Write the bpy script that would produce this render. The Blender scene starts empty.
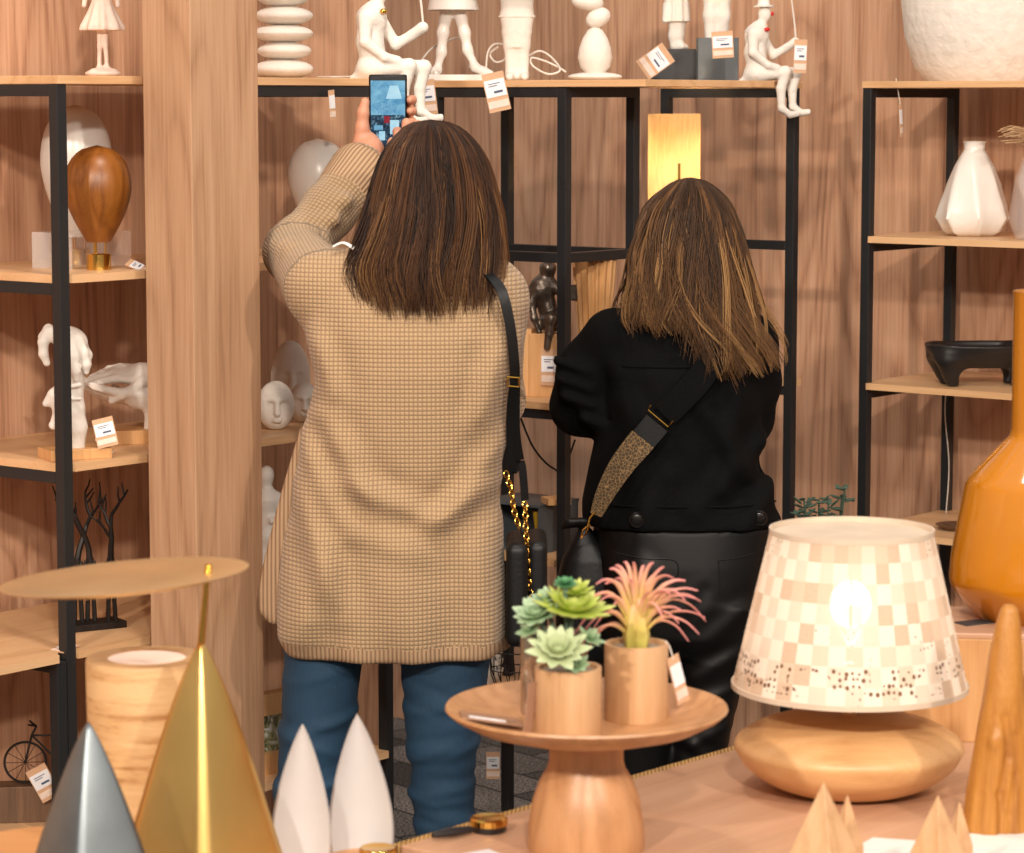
import bpy, bmesh, math, random
import numpy as np
from mathutils import Vector, Matrix
try:
    import openvdb as vdb
except Exception:
    import pyopenvdb as vdb
random.seed(7); rng = np.random.default_rng(7)
PI = math.pi
SC = bpy.context.scene; COL = SC.collection

# ------------------------------------------------------------------ camera model
F = 2850.0; H = 1.66; HOR = 102.0
PT = math.atan((426.5 - HOR) / F)
CP, SP = math.cos(PT), math.sin(PT)
def ray(x, y):
    u = (x - 512) / F; v = (426.5 - y) / F
    return (u, CP + v * SP, v * CP - SP)
def P(x, y, Y):
    r = ray(x, y); t = Y / r[1]
    return Vector((r[0] * t, Y, H + r[2] * t))
def K(Y): return Y / F                     # metres per pixel at depth Y
def PX(x, z, Y):                           # x pixel at a known height z and depth Y
    y = HOR + (H - z) * F / Y
    return Vector((P(x, y, Y).x, Y, z))
TA = 0.8; _n = math.hypot(1, TA)
a2 = Vector((TA / _n, 1 / _n, 0)); b2 = Vector((1 / _n, -TA / _n, 0))   # the shop's two wall directions
ANG_A = math.atan2(a2.y, a2.x); ANG_B = math.atan2(b2.y, b2.x)
def hit(x, z, p0, d):                      # where the line p0 + t d is seen at column x (height z)
    lo, hi = -6.0, 6.0
    f = lambda t: (lambda q: q.x - PX(x, z, max(q.y, .2)).x)(p0 + d * t)
    best = None; N = 240; prev = f(lo)
    for i in range(1, N + 1):
        t = lo + (hi - lo) * i / N; c = f(t)
        if prev * c <= 0 and (p0 + d * t).y > 1:
            l, r = lo + (hi - lo) * (i - 1) / N, t
            for _ in range(30):
                m = (l + r) / 2
                if f(l) * f(m) <= 0: r = m
                else: l = m
            if best is None or abs(l) < abs(best): best = l
        prev = c
    q = p0 + d * best; return Vector((q.x, q.y, z))

# ------------------------------------------------------------------ materials
def lin(c):
    if isinstance(c, str):
        c = [int(c[i:i + 2], 16) / 255 for i in (0, 2, 4)]
    return tuple(((x / 12.92) if x <= .04045 else ((x + .055) / 1.055) ** 2.4) for x in c[:3]) + (1,)
class N:
    def __init__(s, name):
        s.m = bpy.data.materials.new(name); s.m.use_nodes = True
        s.t = s.m.node_tree; s.b = s.t.nodes['Principled BSDF']; s.x = 0
    def n(s, typ, **kw):
        o = s.t.nodes.new(typ)
        for k, v in kw.items():
            if k.startswith('_'): setattr(o, k[1:], v)
            else: o.inputs[k.replace('__', ' ')].default_value = v
        return o
    def l(s, a, b): s.t.links.new(a, b); return s
    def coord(s, scale=(1, 1, 1), kind='Object', rot=(0, 0, 0)):
        tc = s.n('ShaderNodeTexCoord'); mp = s.n('ShaderNodeMapping')
        mp.inputs['Scale'].default_value = scale; mp.inputs['Rotation'].default_value = rot
        s.l(tc.outputs[kind], mp.inputs['Vector']); return mp.outputs['Vector']
    def noise(s, vec, scale, detail=4, dist=0, rough=.5):
        o = s.n('ShaderNodeTexNoise'); o.inputs['Scale'].default_value = scale
        o.inputs['Detail'].default_value = detail; o.inputs['Distortion'].default_value = dist; o.inputs['Roughness'].default_value = rough
        s.l(vec, o.inputs['Vector']); return o.outputs['Fac']
    def math(s, op, a, b=None, c=None):
        o = s.n('ShaderNodeMath', _operation=op)
        for i, v in enumerate((a, b, c)):
            if v is None: continue
            if isinstance(v, (int, float)): o.inputs[i].default_value = v
            else: s.l(v, o.inputs[i])
        return o.outputs[0]
    def ramp(s, fac, stops, interp='LINEAR'):
        o = s.n('ShaderNodeValToRGB'); r = o.color_ramp; r.interpolation = interp
        while len(r.elements) < len(stops): r.elements.new(.5)
        for e, (p, c) in zip(r.elements, stops): e.position = p; e.color = lin(c)
        s.l(fac, o.inputs['Fac']); return o.outputs['Color']
    def mix(s, fac, c1, c2, mode='MIX'):
        o = s.n('ShaderNodeMix', _data_type='RGBA', _blend_type=mode)
        for v, k in ((fac, 0), (c1, 6), (c2, 7)):
            if isinstance(v, (int, float)): o.inputs[k].default_value = v
            elif isinstance(v, (tuple, str)): o.inputs[k].default_value = lin(v)
            else: s.l(v, o.inputs[k])
        return o.outputs[2]
    def bump(s, h, strength=.3, dist=.01):
        o = s.n('ShaderNodeBump'); o.inputs['Strength'].default_value = strength; o.inputs['Distance'].default_value = dist
        s.l(h, o.inputs['Height']); s.l(o.outputs['Normal'], s.b.inputs['Normal']); return s
    def col(s, c):
        if isinstance(c, (tuple, str)): s.b.inputs['Base Color'].default_value = lin(c)
        else: s.l(c, s.b.inputs['Base Color'])
        return s
    def set(s, **kw):
        for k, v in kw.items(): s.b.inputs[k.replace('_', ' ')].default_value = v
        return s
def plain(name, c, rough=.5, metal=0, var=.06, sc=25, bump=0, bsc=60, **kw):
    m = N(name); v = m.coord()
    f = m.noise(v, sc, 4)
    base = lin(c); c1 = c
    o = m.n('ShaderNodeHueSaturation'); o.inputs['Color'].default_value = base
    mr = m.n('ShaderNodeMapRange'); mr.inputs['From Min'].default_value = .3; mr.inputs['From Max'].default_value = .7
    mr.inputs['To Min'].default_value = 1 - var; mr.inputs['To Max'].default_value = 1 + var
    m.l(f, mr.inputs['Value']); m.l(mr.outputs[0], o.inputs['Value']); m.l(o.outputs[0], m.b.inputs['Base Color'])
    m.set(Roughness=rough, Metallic=metal)
    if bump: m.bump(m.noise(v, bsc, 3), bump, .004)
    m.set(**kw); return m.m
def wood(name, dark, mid, light, sc=1.0, axis='z', rough=.5, rings=22, fine=.35, contrast=1.0, bump=.05, stretch=.1):
    m = N(name)
    s3 = {'z': (1, 1, stretch), 'x': (stretch, 1, 1), 'y': (1, stretch, 1)}[axis]
    v = m.coord(tuple(k * sc for k in s3))
    low = m.noise(v, 3.2, 2, .2)
    cat = m.math('SINE', m.math('MULTIPLY', low, rings * PI))
    cat = m.math('POWER', m.math('MULTIPLY_ADD', cat, .5, .5), .45)
    v2 = m.coord(tuple(k * sc for k in {'z': (1, 1, .03), 'x': (.03, 1, 1), 'y': (1, .03, 1)}[axis]))
    def sharp(x, a, b):
        o = m.n('ShaderNodeMapRange'); o.inputs['From Min'].default_value = a; o.inputs['From Max'].default_value = b; m.l(x, o.inputs['Value']); return o.outputs[0]
    fi = sharp(m.noise(v2, 150, 3, 0, .6), .36, .64)
    md = sharp(m.noise(v2, 17, 3), .3, .7)
    t = m.math('MULTIPLY_ADD', cat, .17 * contrast, .27 + .17 * (1 - contrast) * .7)
    t = m.math('ADD', t, m.math('MULTIPLY', fi, fine * .34))
    t = m.math('ADD', t, m.math('MULTIPLY', md, .12))
    c = m.ramp(t, [(.3, dark), (.52, mid), (.78, light)])
    m.col(c); m.set(Roughness=rough); m.bump(t, bump, .002)
    return m.m
M = {}
M['wall'] = wood('walnut_panel', '9c6f55', 'c09273', 'd2a88a', sc=1.0, rings=34, fine=.62, contrast=1.2, rough=.45, stretch=.13)
M['pillar'] = wood('oak_column', '997356', 'b28b6c', 'c29c7d', sc=1.2, rings=30, fine=.55, contrast=1.1, rough=.45, stretch=.12)
M['board'] = wood('pale_board', 'c79a6c', 'dcb184', 'e8c399', sc=1.4, axis='x', rings=14, fine=.3, rough=.4)
M['tabletop'] = wood('pink_oak_top', 'b98d6e', 'cfa383', 'deb697', sc=1.0, axis='x', rings=10, fine=.3, rough=.35)
M['orange_wood'] = wood('honey_top', 'c58a55', 'd89f68', 'e4b17e', sc=1.0, axis='x', rings=8, fine=.3, rough=.4)
M['light_wood'] = wood('beech', 'c8925c', 'd8a56e', 'e5b984', sc=4, axis='z', rings=10, fine=.3, rough=.42)
M['cake_wood'] = wood('cake_stand_beech', 'ab7a50', 'c08d61', 'cf9f74', sc=3.2, axis='z', rings=14, fine=.25, rough=.38, stretch=.3)
M['lamp_wood'] = wood('turned_ash', 'c69461', 'd9ab76', 'e4bd8e', sc=2.6, axis='x', rings=10, fine=.3, rough=.4, stretch=.25)
M['pot_wood'] = wood('pot_beech', 'bb8f63', 'cfa57a', 'dcb68e', sc=6, axis='z', rings=7, fine=.4, rough=.5)
M['dark_wood'] = wood('dark_block_wood', '4b3626', '6b4e38', '7d5e45', sc=3, rings=8, rough=.5)
M['teak'] = wood('teak_carving', '8a531f', 'b0752f', 'c88f48', sc=5, rings=9, fine=.3, rough=.45)
M['balloon_wood'] = wood('balloon_walnut', '66370f', '8a521d', 'a06528', sc=5, rings=10, fine=.35, rough=.38, stretch=.4)
m = N('ring_veneer'); vv = m.coord((.12, .12, 1)); bnd = m.noise(vv, 75, 3, .4); fnn = m.noise(m.coord((.2, .2, 1)), 420, 2)
m.col(m.ramp(m.math('MULTIPLY_ADD', fnn, .2, m.math('MULTIPLY', bnd, .85)), [(.36, 'ab7a48'), (.45, 'cb9e6c'), (.62, 'd8b180')])); m.set(Roughness=.5); M['veneer'] = m.m
M['metal_frame'] = plain('black_powder_coat', '24272a', .38, .2, .05)
M['white'] = plain('matte_white', 'e9e4dd', .6, 0, .03, bump=.05)
M['plaster'] = plain('white_plaster', 'e6dfd6', .8, 0, .05, bump=.5, bsc=70)
M['white_gloss'] = plain('white_porcelain', 'ebe6df', .28, 0, .02)
M['stone'] = plain('white_stone', 'e4ddd4', .75, 0, .06, bump=.25, bsc=120)
M['rough_white'] = plain('rough_plaster', 'e3dcd3', .85, 0, .06, sc=40, bump=1, bsc=45)
M['pink_white'] = plain('blush_resin', 'e2cdbf', .6, 0, .1, sc=60)
M['cord'] = plain('white_cord', 'dcd3c8', .5)
M['brass'] = plain('polished_brass', 'e0b35c', .2, 1, .03)
M['brushed_gold'] = plain('brushed_gold', 'e8c277', .33, 1, .08, sc=8)
M['disc_gold'] = plain('satin_gold', 'fae3b4', .36, 1, .1, sc=6)
M['silver'] = plain('brushed_silver', '8d9599', .42, 1, .15, sc=14)
M['bronze'] = plain('dark_bronze', '75695f', .36, .85, .25, sc=60, bump=.4, bsc=90)
M['iron'] = plain('black_iron', '2b2624', .5, .6, .2, sc=60, bump=.3)
M['black_box'] = plain('dark_grey_plinth', '3b3b3d', .55)
M['grey_box'] = plain('slate_plinth', '50565b', .5)
M['yellow'] = plain('mustard_paint', 'd6b82e', .5)
M['glaze'] = plain('ochre_glaze', 'b8730f', .12, 0, .05, sc=9, Coat_Weight=.6)
M['black_ceramic'] = plain('matte_black_ceramic', '1d1b1c', .4, 0, .2)
M['kraft'] = plain('kraft_card', 'cda482', .8)
M['sticker'] = plain('white_sticker', 'e6e6ea', .7)
M['ink'] = plain('printed_ink', '4a5570', .7)
M['skin'] = plain('skin', 'c98f73', .5, 0, .05, Subsurface_Weight=.08)
M['strap_black'] = plain('black_leather', '0b0c0e', .45, 0, .1, bump=.1, bsc=160, Specular_IOR_Level=.35)
M['chain'] = plain('gold_chain', 'cf9f48', .22, 1, .02)
M['pants'] = plain('black_coated_trousers', '090809', .5, 0, .1, bump=.1, bsc=30, Specular_IOR_Level=.32)
M['shoe'] = plain('black_shoe', '161616', .5)
M['pebbles'] = plain('grey_gravel', '9b9082', .9, 0, .4, sc=200, bump=1, bsc=260)
M['red'] = plain('red_paint', 'c8241c', .4)
M['eye'] = plain('eye_white', 'e8e4de', .2)
m = N('black_jacket'); v = m.coord(); m.col(m.ramp(m.noise(v, 300, 2), [(.3, '050506'), (.7, '0b0b0c')])); m.set(Roughness=.9, Specular_IOR_Level=.15); m.bump(m.noise(v, 420, 2), .3, .001); M['jacket'] = m.m
# waffle knit, driven by the 'knit' coordinates laid along the cloth
m = N('waffle_knit'); at = m.n('ShaderNodeAttribute', _attribute_name='knit'); sep = m.n('ShaderNodeSeparateXYZ'); m.l(at.outputs['Vector'], sep.inputs[0])
cell = 0.0078
sx = m.math('ABSOLUTE', m.math('SINE', m.math('MULTIPLY', sep.outputs[0], PI / cell)))
sz = m.math('ABSOLUTE', m.math('SINE', m.math('MULTIPLY', sep.outputs[1], PI / (cell * .92))))
hgt = m.math('MULTIPLY', m.math('POWER', sx, .6), m.math('POWER', sz, .6))
yarn = m.noise(m.coord(), 700, 2)
fac = m.math('ADD', m.math('MULTIPLY', hgt, .8), m.math('MULTIPLY', yarn, .25))
big = m.noise(m.coord(), 5, 2)
m.col(m.ramp(fac, [(.08, '80664a'), (.4, 'a28462'), (.9, 'b89a76')])); m.set(Roughness=.9, Sheen_Weight=.2)  # cell gaps darkened in the colour, standing in for their self-shadow
m.bump(fac, .8, .003); M['knit'] = m.m
m = N('knit_rib'); at = m.n('ShaderNodeAttribute', _attribute_name='knit'); sep = m.n('ShaderNodeSeparateXYZ'); m.l(at.outputs['Vector'], sep.inputs[0])
sx = m.math('ABSOLUTE', m.math('SINE', m.math('MULTIPLY', sep.outputs[0], PI / .0075)))
m.col(m.ramp(sx, [(.05, '86694f'), (.5, 'a38465'), (1, 'b79777')])); m.set(Roughness=.9); m.bump(sx, .6, .003); M['rib'] = m.m
m = N('blue_denim'); v = m.coord(); f = m.noise(v, 6, 3); g = m.noise(m.coord((1, 1, .1)), 500, 2)
m.col(m.mix(m.math('MULTIPLY', g, .6), m.ramp(f, [(.3, '0e2438'), (.7, '193850')]), '244c6a')); m.set(Roughness=.8); m.bump(g, .3, .001); M['denim'] = m.m
for nm, stops in (('hair_dark', [(0, '1a100a'), (.4, '301c10'), (.75, '5c391e'), (1, '8f683c')]), ('hair_light', [(0, '22160d'), (.35, '463020'), (.7, '74502e'), (1, 'b48a58')])):
    m = N(nm); at = m.n('ShaderNodeAttribute', _attribute_name='tone')
    m.col(m.ramp(at.outputs['Fac'], stops)); m.set(Roughness=.5, Specular_IOR_Level=.28); M[nm] = m.m
m = N('strap_weave'); v = m.coord(rot=(0, .5, 0)); br = m.n('ShaderNodeTexVoronoi', _feature='DISTANCE_TO_EDGE'); br.inputs['Scale'].default_value = 170; m.l(v, br.inputs['Vector'])
m.col(m.ramp(br.outputs['Distance'], [(.03, '8f7148'), (.09, '46351f')])); m.set(Roughness=.7); M['weave'] = m.m
m = N('carpet'); v = m.coord((1, 1, 1), rot=(0, 0, ANG_A)); br = m.n('ShaderNodeTexBrick'); br.inputs['Scale'].default_value = 1.0
br.inputs['Brick Width'].default_value = .3; br.inputs['Row Height'].default_value = .15; br.inputs['Mortar Size'].default_value = .004
br.inputs['Color1'].default_value = lin('2c2927'); br.inputs['Color2'].default_value = lin('a39b94'); br.inputs['Mortar'].default_value = lin('2a2625'); m.l(v, br.inputs['Vector'])
sp = m.noise(m.coord(), 170, 2, 0, .7); m.col(m.mix(m.ramp(sp, [(.46, (0, 0, 0)), (.54, (1, 1, 1))]), m.mix(.85, br.outputs['Color'], '1c1a19'), br.outputs['Color'])); m.set(Roughness=.95); m.bump(sp, .5, .004); M['carpet'] = m.m
m = N('linen_shade'); v = m.coord((1, 1, .15)); g = m.noise(v, 160, 2); m.col(m.ramp(g, [(.3, 'd9bf8c'), (.7, 'efdcb4')])); m.set(Roughness=.9, Transmission_Weight=0)
tr = m.n('ShaderNodeBsdfTranslucent'); tr.inputs[0].default_value = lin('efdcb8'); mx = m.n('ShaderNodeMixShader'); mx.inputs[0].default_value = .35
m.l(m.b.outputs[0], mx.inputs[1]); m.l(tr.outputs[0], mx.inputs[2]); m.l(mx.outputs[0], m.t.nodes['Material Output'].inputs[0]); M['linen'] = m.m
# lace: checks of woven patches with punched eyelets
m = N('lace_shade'); at = m.n('ShaderNodeAttribute', _attribute_name='lace'); sep = m.n('ShaderNodeSeparateXYZ'); m.l(at.outputs['Vector'], sep.inputs[0])
u, w = sep.outputs[0], sep.outputs[1]
ch = m.n('ShaderNodeTexChecker'); ch.inputs['Scale'].default_value = 1; m.l(at.outputs['Vector'], ch.inputs['Vector'])
cellv = m.n('ShaderNodeVectorMath', _operation='FLOOR'); m.l(at.outputs['Vector'], cellv.inputs[0])
wn = m.n('ShaderNodeTexWhiteNoise', _noise_dimensions='2D'); m.l(cellv.outputs[0], wn.inputs['Vector'])
sel = m.ramp(wn.outputs['Value'], [(0, (1, 1, 1)), (.62, (.97, .95, .92)), (.78, (.86, .76, .66))], 'CONSTANT')
chk = m.mix(ch.outputs['Fac'], 'e6d9cb', 'd6c5b3')
weave = m.noise(at.outputs['Vector'], 9, 3)
colr = m.mix(.8, chk, sel, 'MULTIPLY'); colr = m.mix(m.math('MULTIPLY', weave, .4), colr, 'efe6db')
vo = m.n('ShaderNodeTexVoronoi'); vo.inputs['Scale'].default_value = 3.0; vo.inputs['Randomness'].default_value = .45; m.l(at.outputs['Vector'], vo.inputs['Vector'])
hole = m.math('LESS_THAN', vo.outputs['Distance'], .36)
rown = m.math('MULTIPLY', m.math('LESS_THAN', w, 1.9), m.math('GREATER_THAN', w, .45))
big1 = m.math('GREATER_THAN', m.noise(at.outputs['Vector'], .55, 1), .46)
rare = m.math('MULTIPLY', m.math('GREATER_THAN', wn.outputs['Value'], .42), m.math('LESS_THAN', wn.outputs['Value'], .56))
hole = m.math('MULTIPLY', hole, m.math('MAXIMUM', m.math('MULTIPLY', rown, big1), m.math('MULTIPLY', rare, m.math('LESS_THAN', vo.outputs['Distance'], .17))))
colr = m.mix(hole, colr, '6b4c32')
m.col(colr); m.set(Roughness=.85)
tr = m.n('ShaderNodeBsdfTranslucent'); m.l(colr, tr.inputs[0]); mx = m.n('ShaderNodeMixShader'); mx.inputs[0].default_value = .22
m.l(m.b.outputs[0], mx.inputs[1]); m.l(tr.outputs[0], mx.inputs[2])
tp = m.n('ShaderNodeBsdfTransparent'); mx2 = m.n('ShaderNodeMixShader'); mx2.inputs[0].default_value = .05; m.l(mx.outputs[0], mx2.inputs[1]); m.l(tp.outputs[0], mx2.inputs[2])
m.l(mx2.outputs[0], m.t.nodes['Material Output'].inputs[0]); M['lace'] = m.m
def emit(name, c, s):
    m = N(name); m.set(Roughness=.4); m.col(c); m.b.inputs['Emission Color'].default_value = lin(c); m.b.inputs['Emission Strength'].default_value = s; return m.m
M['bulb'] = emit('lit_bulb', 'fff0d8', 11)
M['diffuser'] = emit('lit_diffuser', 'ffe6d2', .25)
m = N('clear_acrylic'); m.set(Roughness=.03, Alpha=.14, IOR=1.45); m.col('ffffff'); M['acrylic'] = m.m
m = N('ribbed_mirror_glass'); m.set(Roughness=.1, Metallic=.75); m.col('b8a48e'); M['mirror_glass'] = m.m
m = N('plastic_wrap'); m.set(Roughness=.2, Alpha=.75); m.col('b08a72'); M['wrap'] = m.m
def grad(name, stops, attr='tone', rough=.5, sub=0):
    m = N(name); at = m.n('ShaderNodeAttribute', _attribute_name=attr); m.col(m.ramp(at.outputs['Fac'], stops)); m.set(Roughness=rough); return m.m
M['airplant'] = grad('pink_airplant', [(0, 'aeaa48'), (.3, 'cbb65e'), (.55, 'dba57f'), (1, 'd98a85')])
M['leaf_yellow'] = grad('lime_leaf', [(0, '8fa32c'), (.6, 'a9b94a'), (1, 'c9cf7a')])
M['leaf_pale'] = grad('sage_leaf', [(0, '66825a'), (.6, '8aa67c'), (1, 'b3c6a4')])
M['leaf_emerald'] = grad('emerald_leaf', [(0, '2c5f3c'), (1, '56905f')])
M['leaf_blush'] = grad('blush_leaf', [(0, 'c88a6e'), (.35, 'a9b483'), (1, 'c3d0a6')])
M['bush'] = plain('dusty_green_leaf', '4c6455', .7, 0, .3, sc=90)
M['grass'] = plain('dried_grass', 'c9a680', .9, 0, .2, sc=90)
m = N('picture_print'); v = m.coord(); m.col(m.ramp(m.noise(v, 40, 4, 2), [(.35, '3f4a2e'), (.5, '9a9a70'), (.62, 'd8dde0')])); M['print'] = m.m
m = N('wicker'); w1 = m.n('ShaderNodeTexWave'); w1.inputs['Scale'].default_value = 60; m.l(m.coord(rot=(0, 0, ANG_A)), w1.inputs['Vector'])
m.col(m.ramp(w1.outputs['Fac'], [(.2, '8a6534'), (.7, 'd0a763')])); m.set(Roughness=.6); m.bump(w1.outputs['Fac'], .6, .003); M['wicker'] = m.m

# ------------------------------------------------------------------ objects
def link(o, parent=None):
    COL.objects.link(o)
    if parent is not None: o.parent = parent
    return o
def tag(o, label=None, cat=None, group=None, kind=None):
    if label: o['label'] = label
    if cat: o['category'] = cat
    if group: o['group'] = group
    if kind: o['kind'] = kind
    return o
def thing(name, label, cat, loc=(0, 0, 0), rz=0, group=None, scale=1):
    o = bpy.data.objects.new(name, None); o.empty_display_size = .05; COL.objects.link(o)
    o.location = loc; o.rotation_euler = (0, 0, rz); o.scale = (scale,) * 3
    return tag(o, label, cat, group)
def copy_tree(o, parent=None):
    c = o.copy(); COL.objects.link(c)
    if parent is not None: c.parent = parent
    for ch in list(o.children): copy_tree(ch, c)
    return c
def frame(d):
    d = Vector(d).normalized(); up = Vector((0, 0, 1)) if abs(d.z) < .95 else Vector((0, 1, 0))
    s = d.cross(up).normalized(); return s, s.cross(d).normalized()
class MB:
    def __init__(s): s.v = []; s.f = []; s.at = {}
    def add(s, vs, fs):
        o = len(s.v); s.v += [tuple(v) for v in vs]; s.f += [tuple(i + o for i in f) for f in fs]; return s
    def box(s, c, size, rz=0, rot=None, top=None):
        R = rot if rot is not None else Matrix.Rotation(rz, 3, 'Z'); c = Vector(c); hx, hy, hz = [k / 2 for k in size]
        tx, ty = (top or (1, 1)); vs = []
        for z, sx, sy in ((-hz, 1, 1), (hz, tx, ty)):
            for x, y in ((-1, -1), (1, -1), (1, 1), (-1, 1)): vs.append(c + R @ Vector((x * hx * sx, y * hy * sy, z)))
        return s.add(vs, [(3, 2, 1, 0), (4, 5, 6, 7), (0, 1, 5, 4), (1, 2, 6, 5), (2, 3, 7, 6), (3, 0, 4, 7)])
    def tube(s, pts, r, seg=10, cap=True, flat=1.0, up=None):
        pts = [Vector(p) for p in pts]; n = len(pts); rs = r if isinstance(r, (list, tuple)) else [r] * n; vs = []
        side = None
        for i, p in enumerate(pts):
            d = (pts[min(i + 1, n - 1)] - pts[max(i - 1, 0)])
            if d.length < 1e-9: d = Vector((0, 0, 1))
            d.normalize()
            if side is None: side, u = frame(d) if up is None else ((d.cross(Vector(up))).normalized(), None)
            side = (side - d * side.dot(d)).normalized(); u = side.cross(d).normalized()
            for k in range(seg):
                t = 2 * PI * k / seg; vs.append(p + side * math.cos(t) * rs[i] + u * math.sin(t) * rs[i] * flat)
        fs = [(i * seg + k, i * seg + (k + 1) % seg, (i + 1) * seg + (k + 1) % seg, (i + 1) * seg + k) for i in range(n - 1) for k in range(seg)]
        if cap: fs += [tuple(range(seg))[::-1], tuple((n - 1) * seg + k for k in range(seg))]
        return s.add(vs, fs)
    def lathe(s, prof, seg=40, c=(0, 0, 0), sy=1.0, fn=None):
        c = Vector(c); vs = []; n = len(prof)
        for r, z in prof:
            for k in range(seg):
                t = 2 * PI * k / seg; rr = r * (fn(t, z) if fn else 1); vs.append(c + Vector((rr * math.cos(t), rr * math.sin(t) * sy, z)))
        fs = [(i * seg + k, i * seg + (k + 1) % seg, (i + 1) * seg + (k + 1) % seg, (i + 1) * seg + k) for i in range(n - 1) for k in range(seg)]
        if prof[0][0] > 1e-6: fs.append(tuple(range(seg))[::-1])
        if prof[-1][0] > 1e-6: fs.append(tuple((n - 1) * seg + k for k in range(seg)))
        return s.add(vs, fs)
    def ell(s, c, r, rot=None, seg=20, rings=12):
        c = Vector(c); R = rot or Matrix.Identity(3); vs = []
        for i in range(rings + 1):
            p = PI * i / rings
            for k in range(seg):
                t = 2 * PI * k / seg
                vs.append(c + R @ Vector((r[0] * math.sin(p) * math.cos(t), r[1] * math.sin(p) * math.sin(t), -r[2] * math.cos(p))))
        fs = [(i * seg + k, i * seg + (k + 1) % seg, (i + 1) * seg + (k + 1) % seg, (i + 1) * seg + k) for i in range(rings) for k in range(seg)]
        return s.add(vs, fs)
    def prism(s, poly, z0, z1):
        n = len(poly); vs = [(p[0], p[1], z0) for p in poly] + [(p[0], p[1], z1) for p in poly]
        return s.add(vs, [tuple(range(n))[::-1], tuple(range(n, 2 * n))] + [(i, (i + 1) % n, n + (i + 1) % n, n + i) for i in range(n)])
    def build(s, name, mat, parent=None, smooth=True, bevel=0, auto=True, origin=None):
        me = bpy.data.meshes.new(name); vs = s.v
        if origin is not None: vs = [(Vector(v) - Vector(origin)) for v in vs]
        me.from_pydata([tuple(v) for v in vs], [], s.f)
        bm = bmesh.new(); bm.from_mesh(me); bmesh.ops.remove_doubles(bm, verts=bm.verts, dist=1e-7) if not s.at else None
        bmesh.ops.recalc_face_normals(bm, faces=bm.faces); bm.to_mesh(me); bm.free()
        for k, vals in s.at.items():
            if len(vals) == len(me.vertices):
                if isinstance(vals[0], (tuple, list)):
                    A = me.attributes.new(k, 'FLOAT_VECTOR', 'POINT'); A.data.foreach_set('vector', [q for t in vals for q in t])
                else:
                    A = me.attributes.new(k, 'FLOAT', 'POINT'); A.data.foreach_set('value', list(vals))
        me.materials.append(mat)
        if smooth:
            me.polygons.foreach_set('use_smooth', [True] * len(me.polygons))
            if auto: me.set_sharp_from_angle(angle=.7)
        o = bpy.data.objects.new(name, me)
        if origin is not None and parent is None: o.location = origin
        if bevel:
            b = o.modifiers.new('b', 'BEVEL'); b.width = bevel; b.segments = 2; b.limit_method = 'ANGLE'; b.harden_normals = False
        return link(o, parent)
def spline(pts, n=8):
    pts = [Vector(p) for p in pts]; out = []
    for i in range(len(pts) - 1):
        p0, p1, p2, p3 = pts[max(i - 1, 0)], pts[i], pts[i + 1], pts[min(i + 2, len(pts) - 1)]
        for k in range(n):
            t = k / n; out.append(.5 * ((2 * p1) + (p2 - p0) * t + (2 * p0 - 5 * p1 + 4 * p2 - p3) * t * t + (3 * p1 - p0 - 3 * p2 + p3) * t ** 3))
    return out + [pts[-1]]

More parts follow.
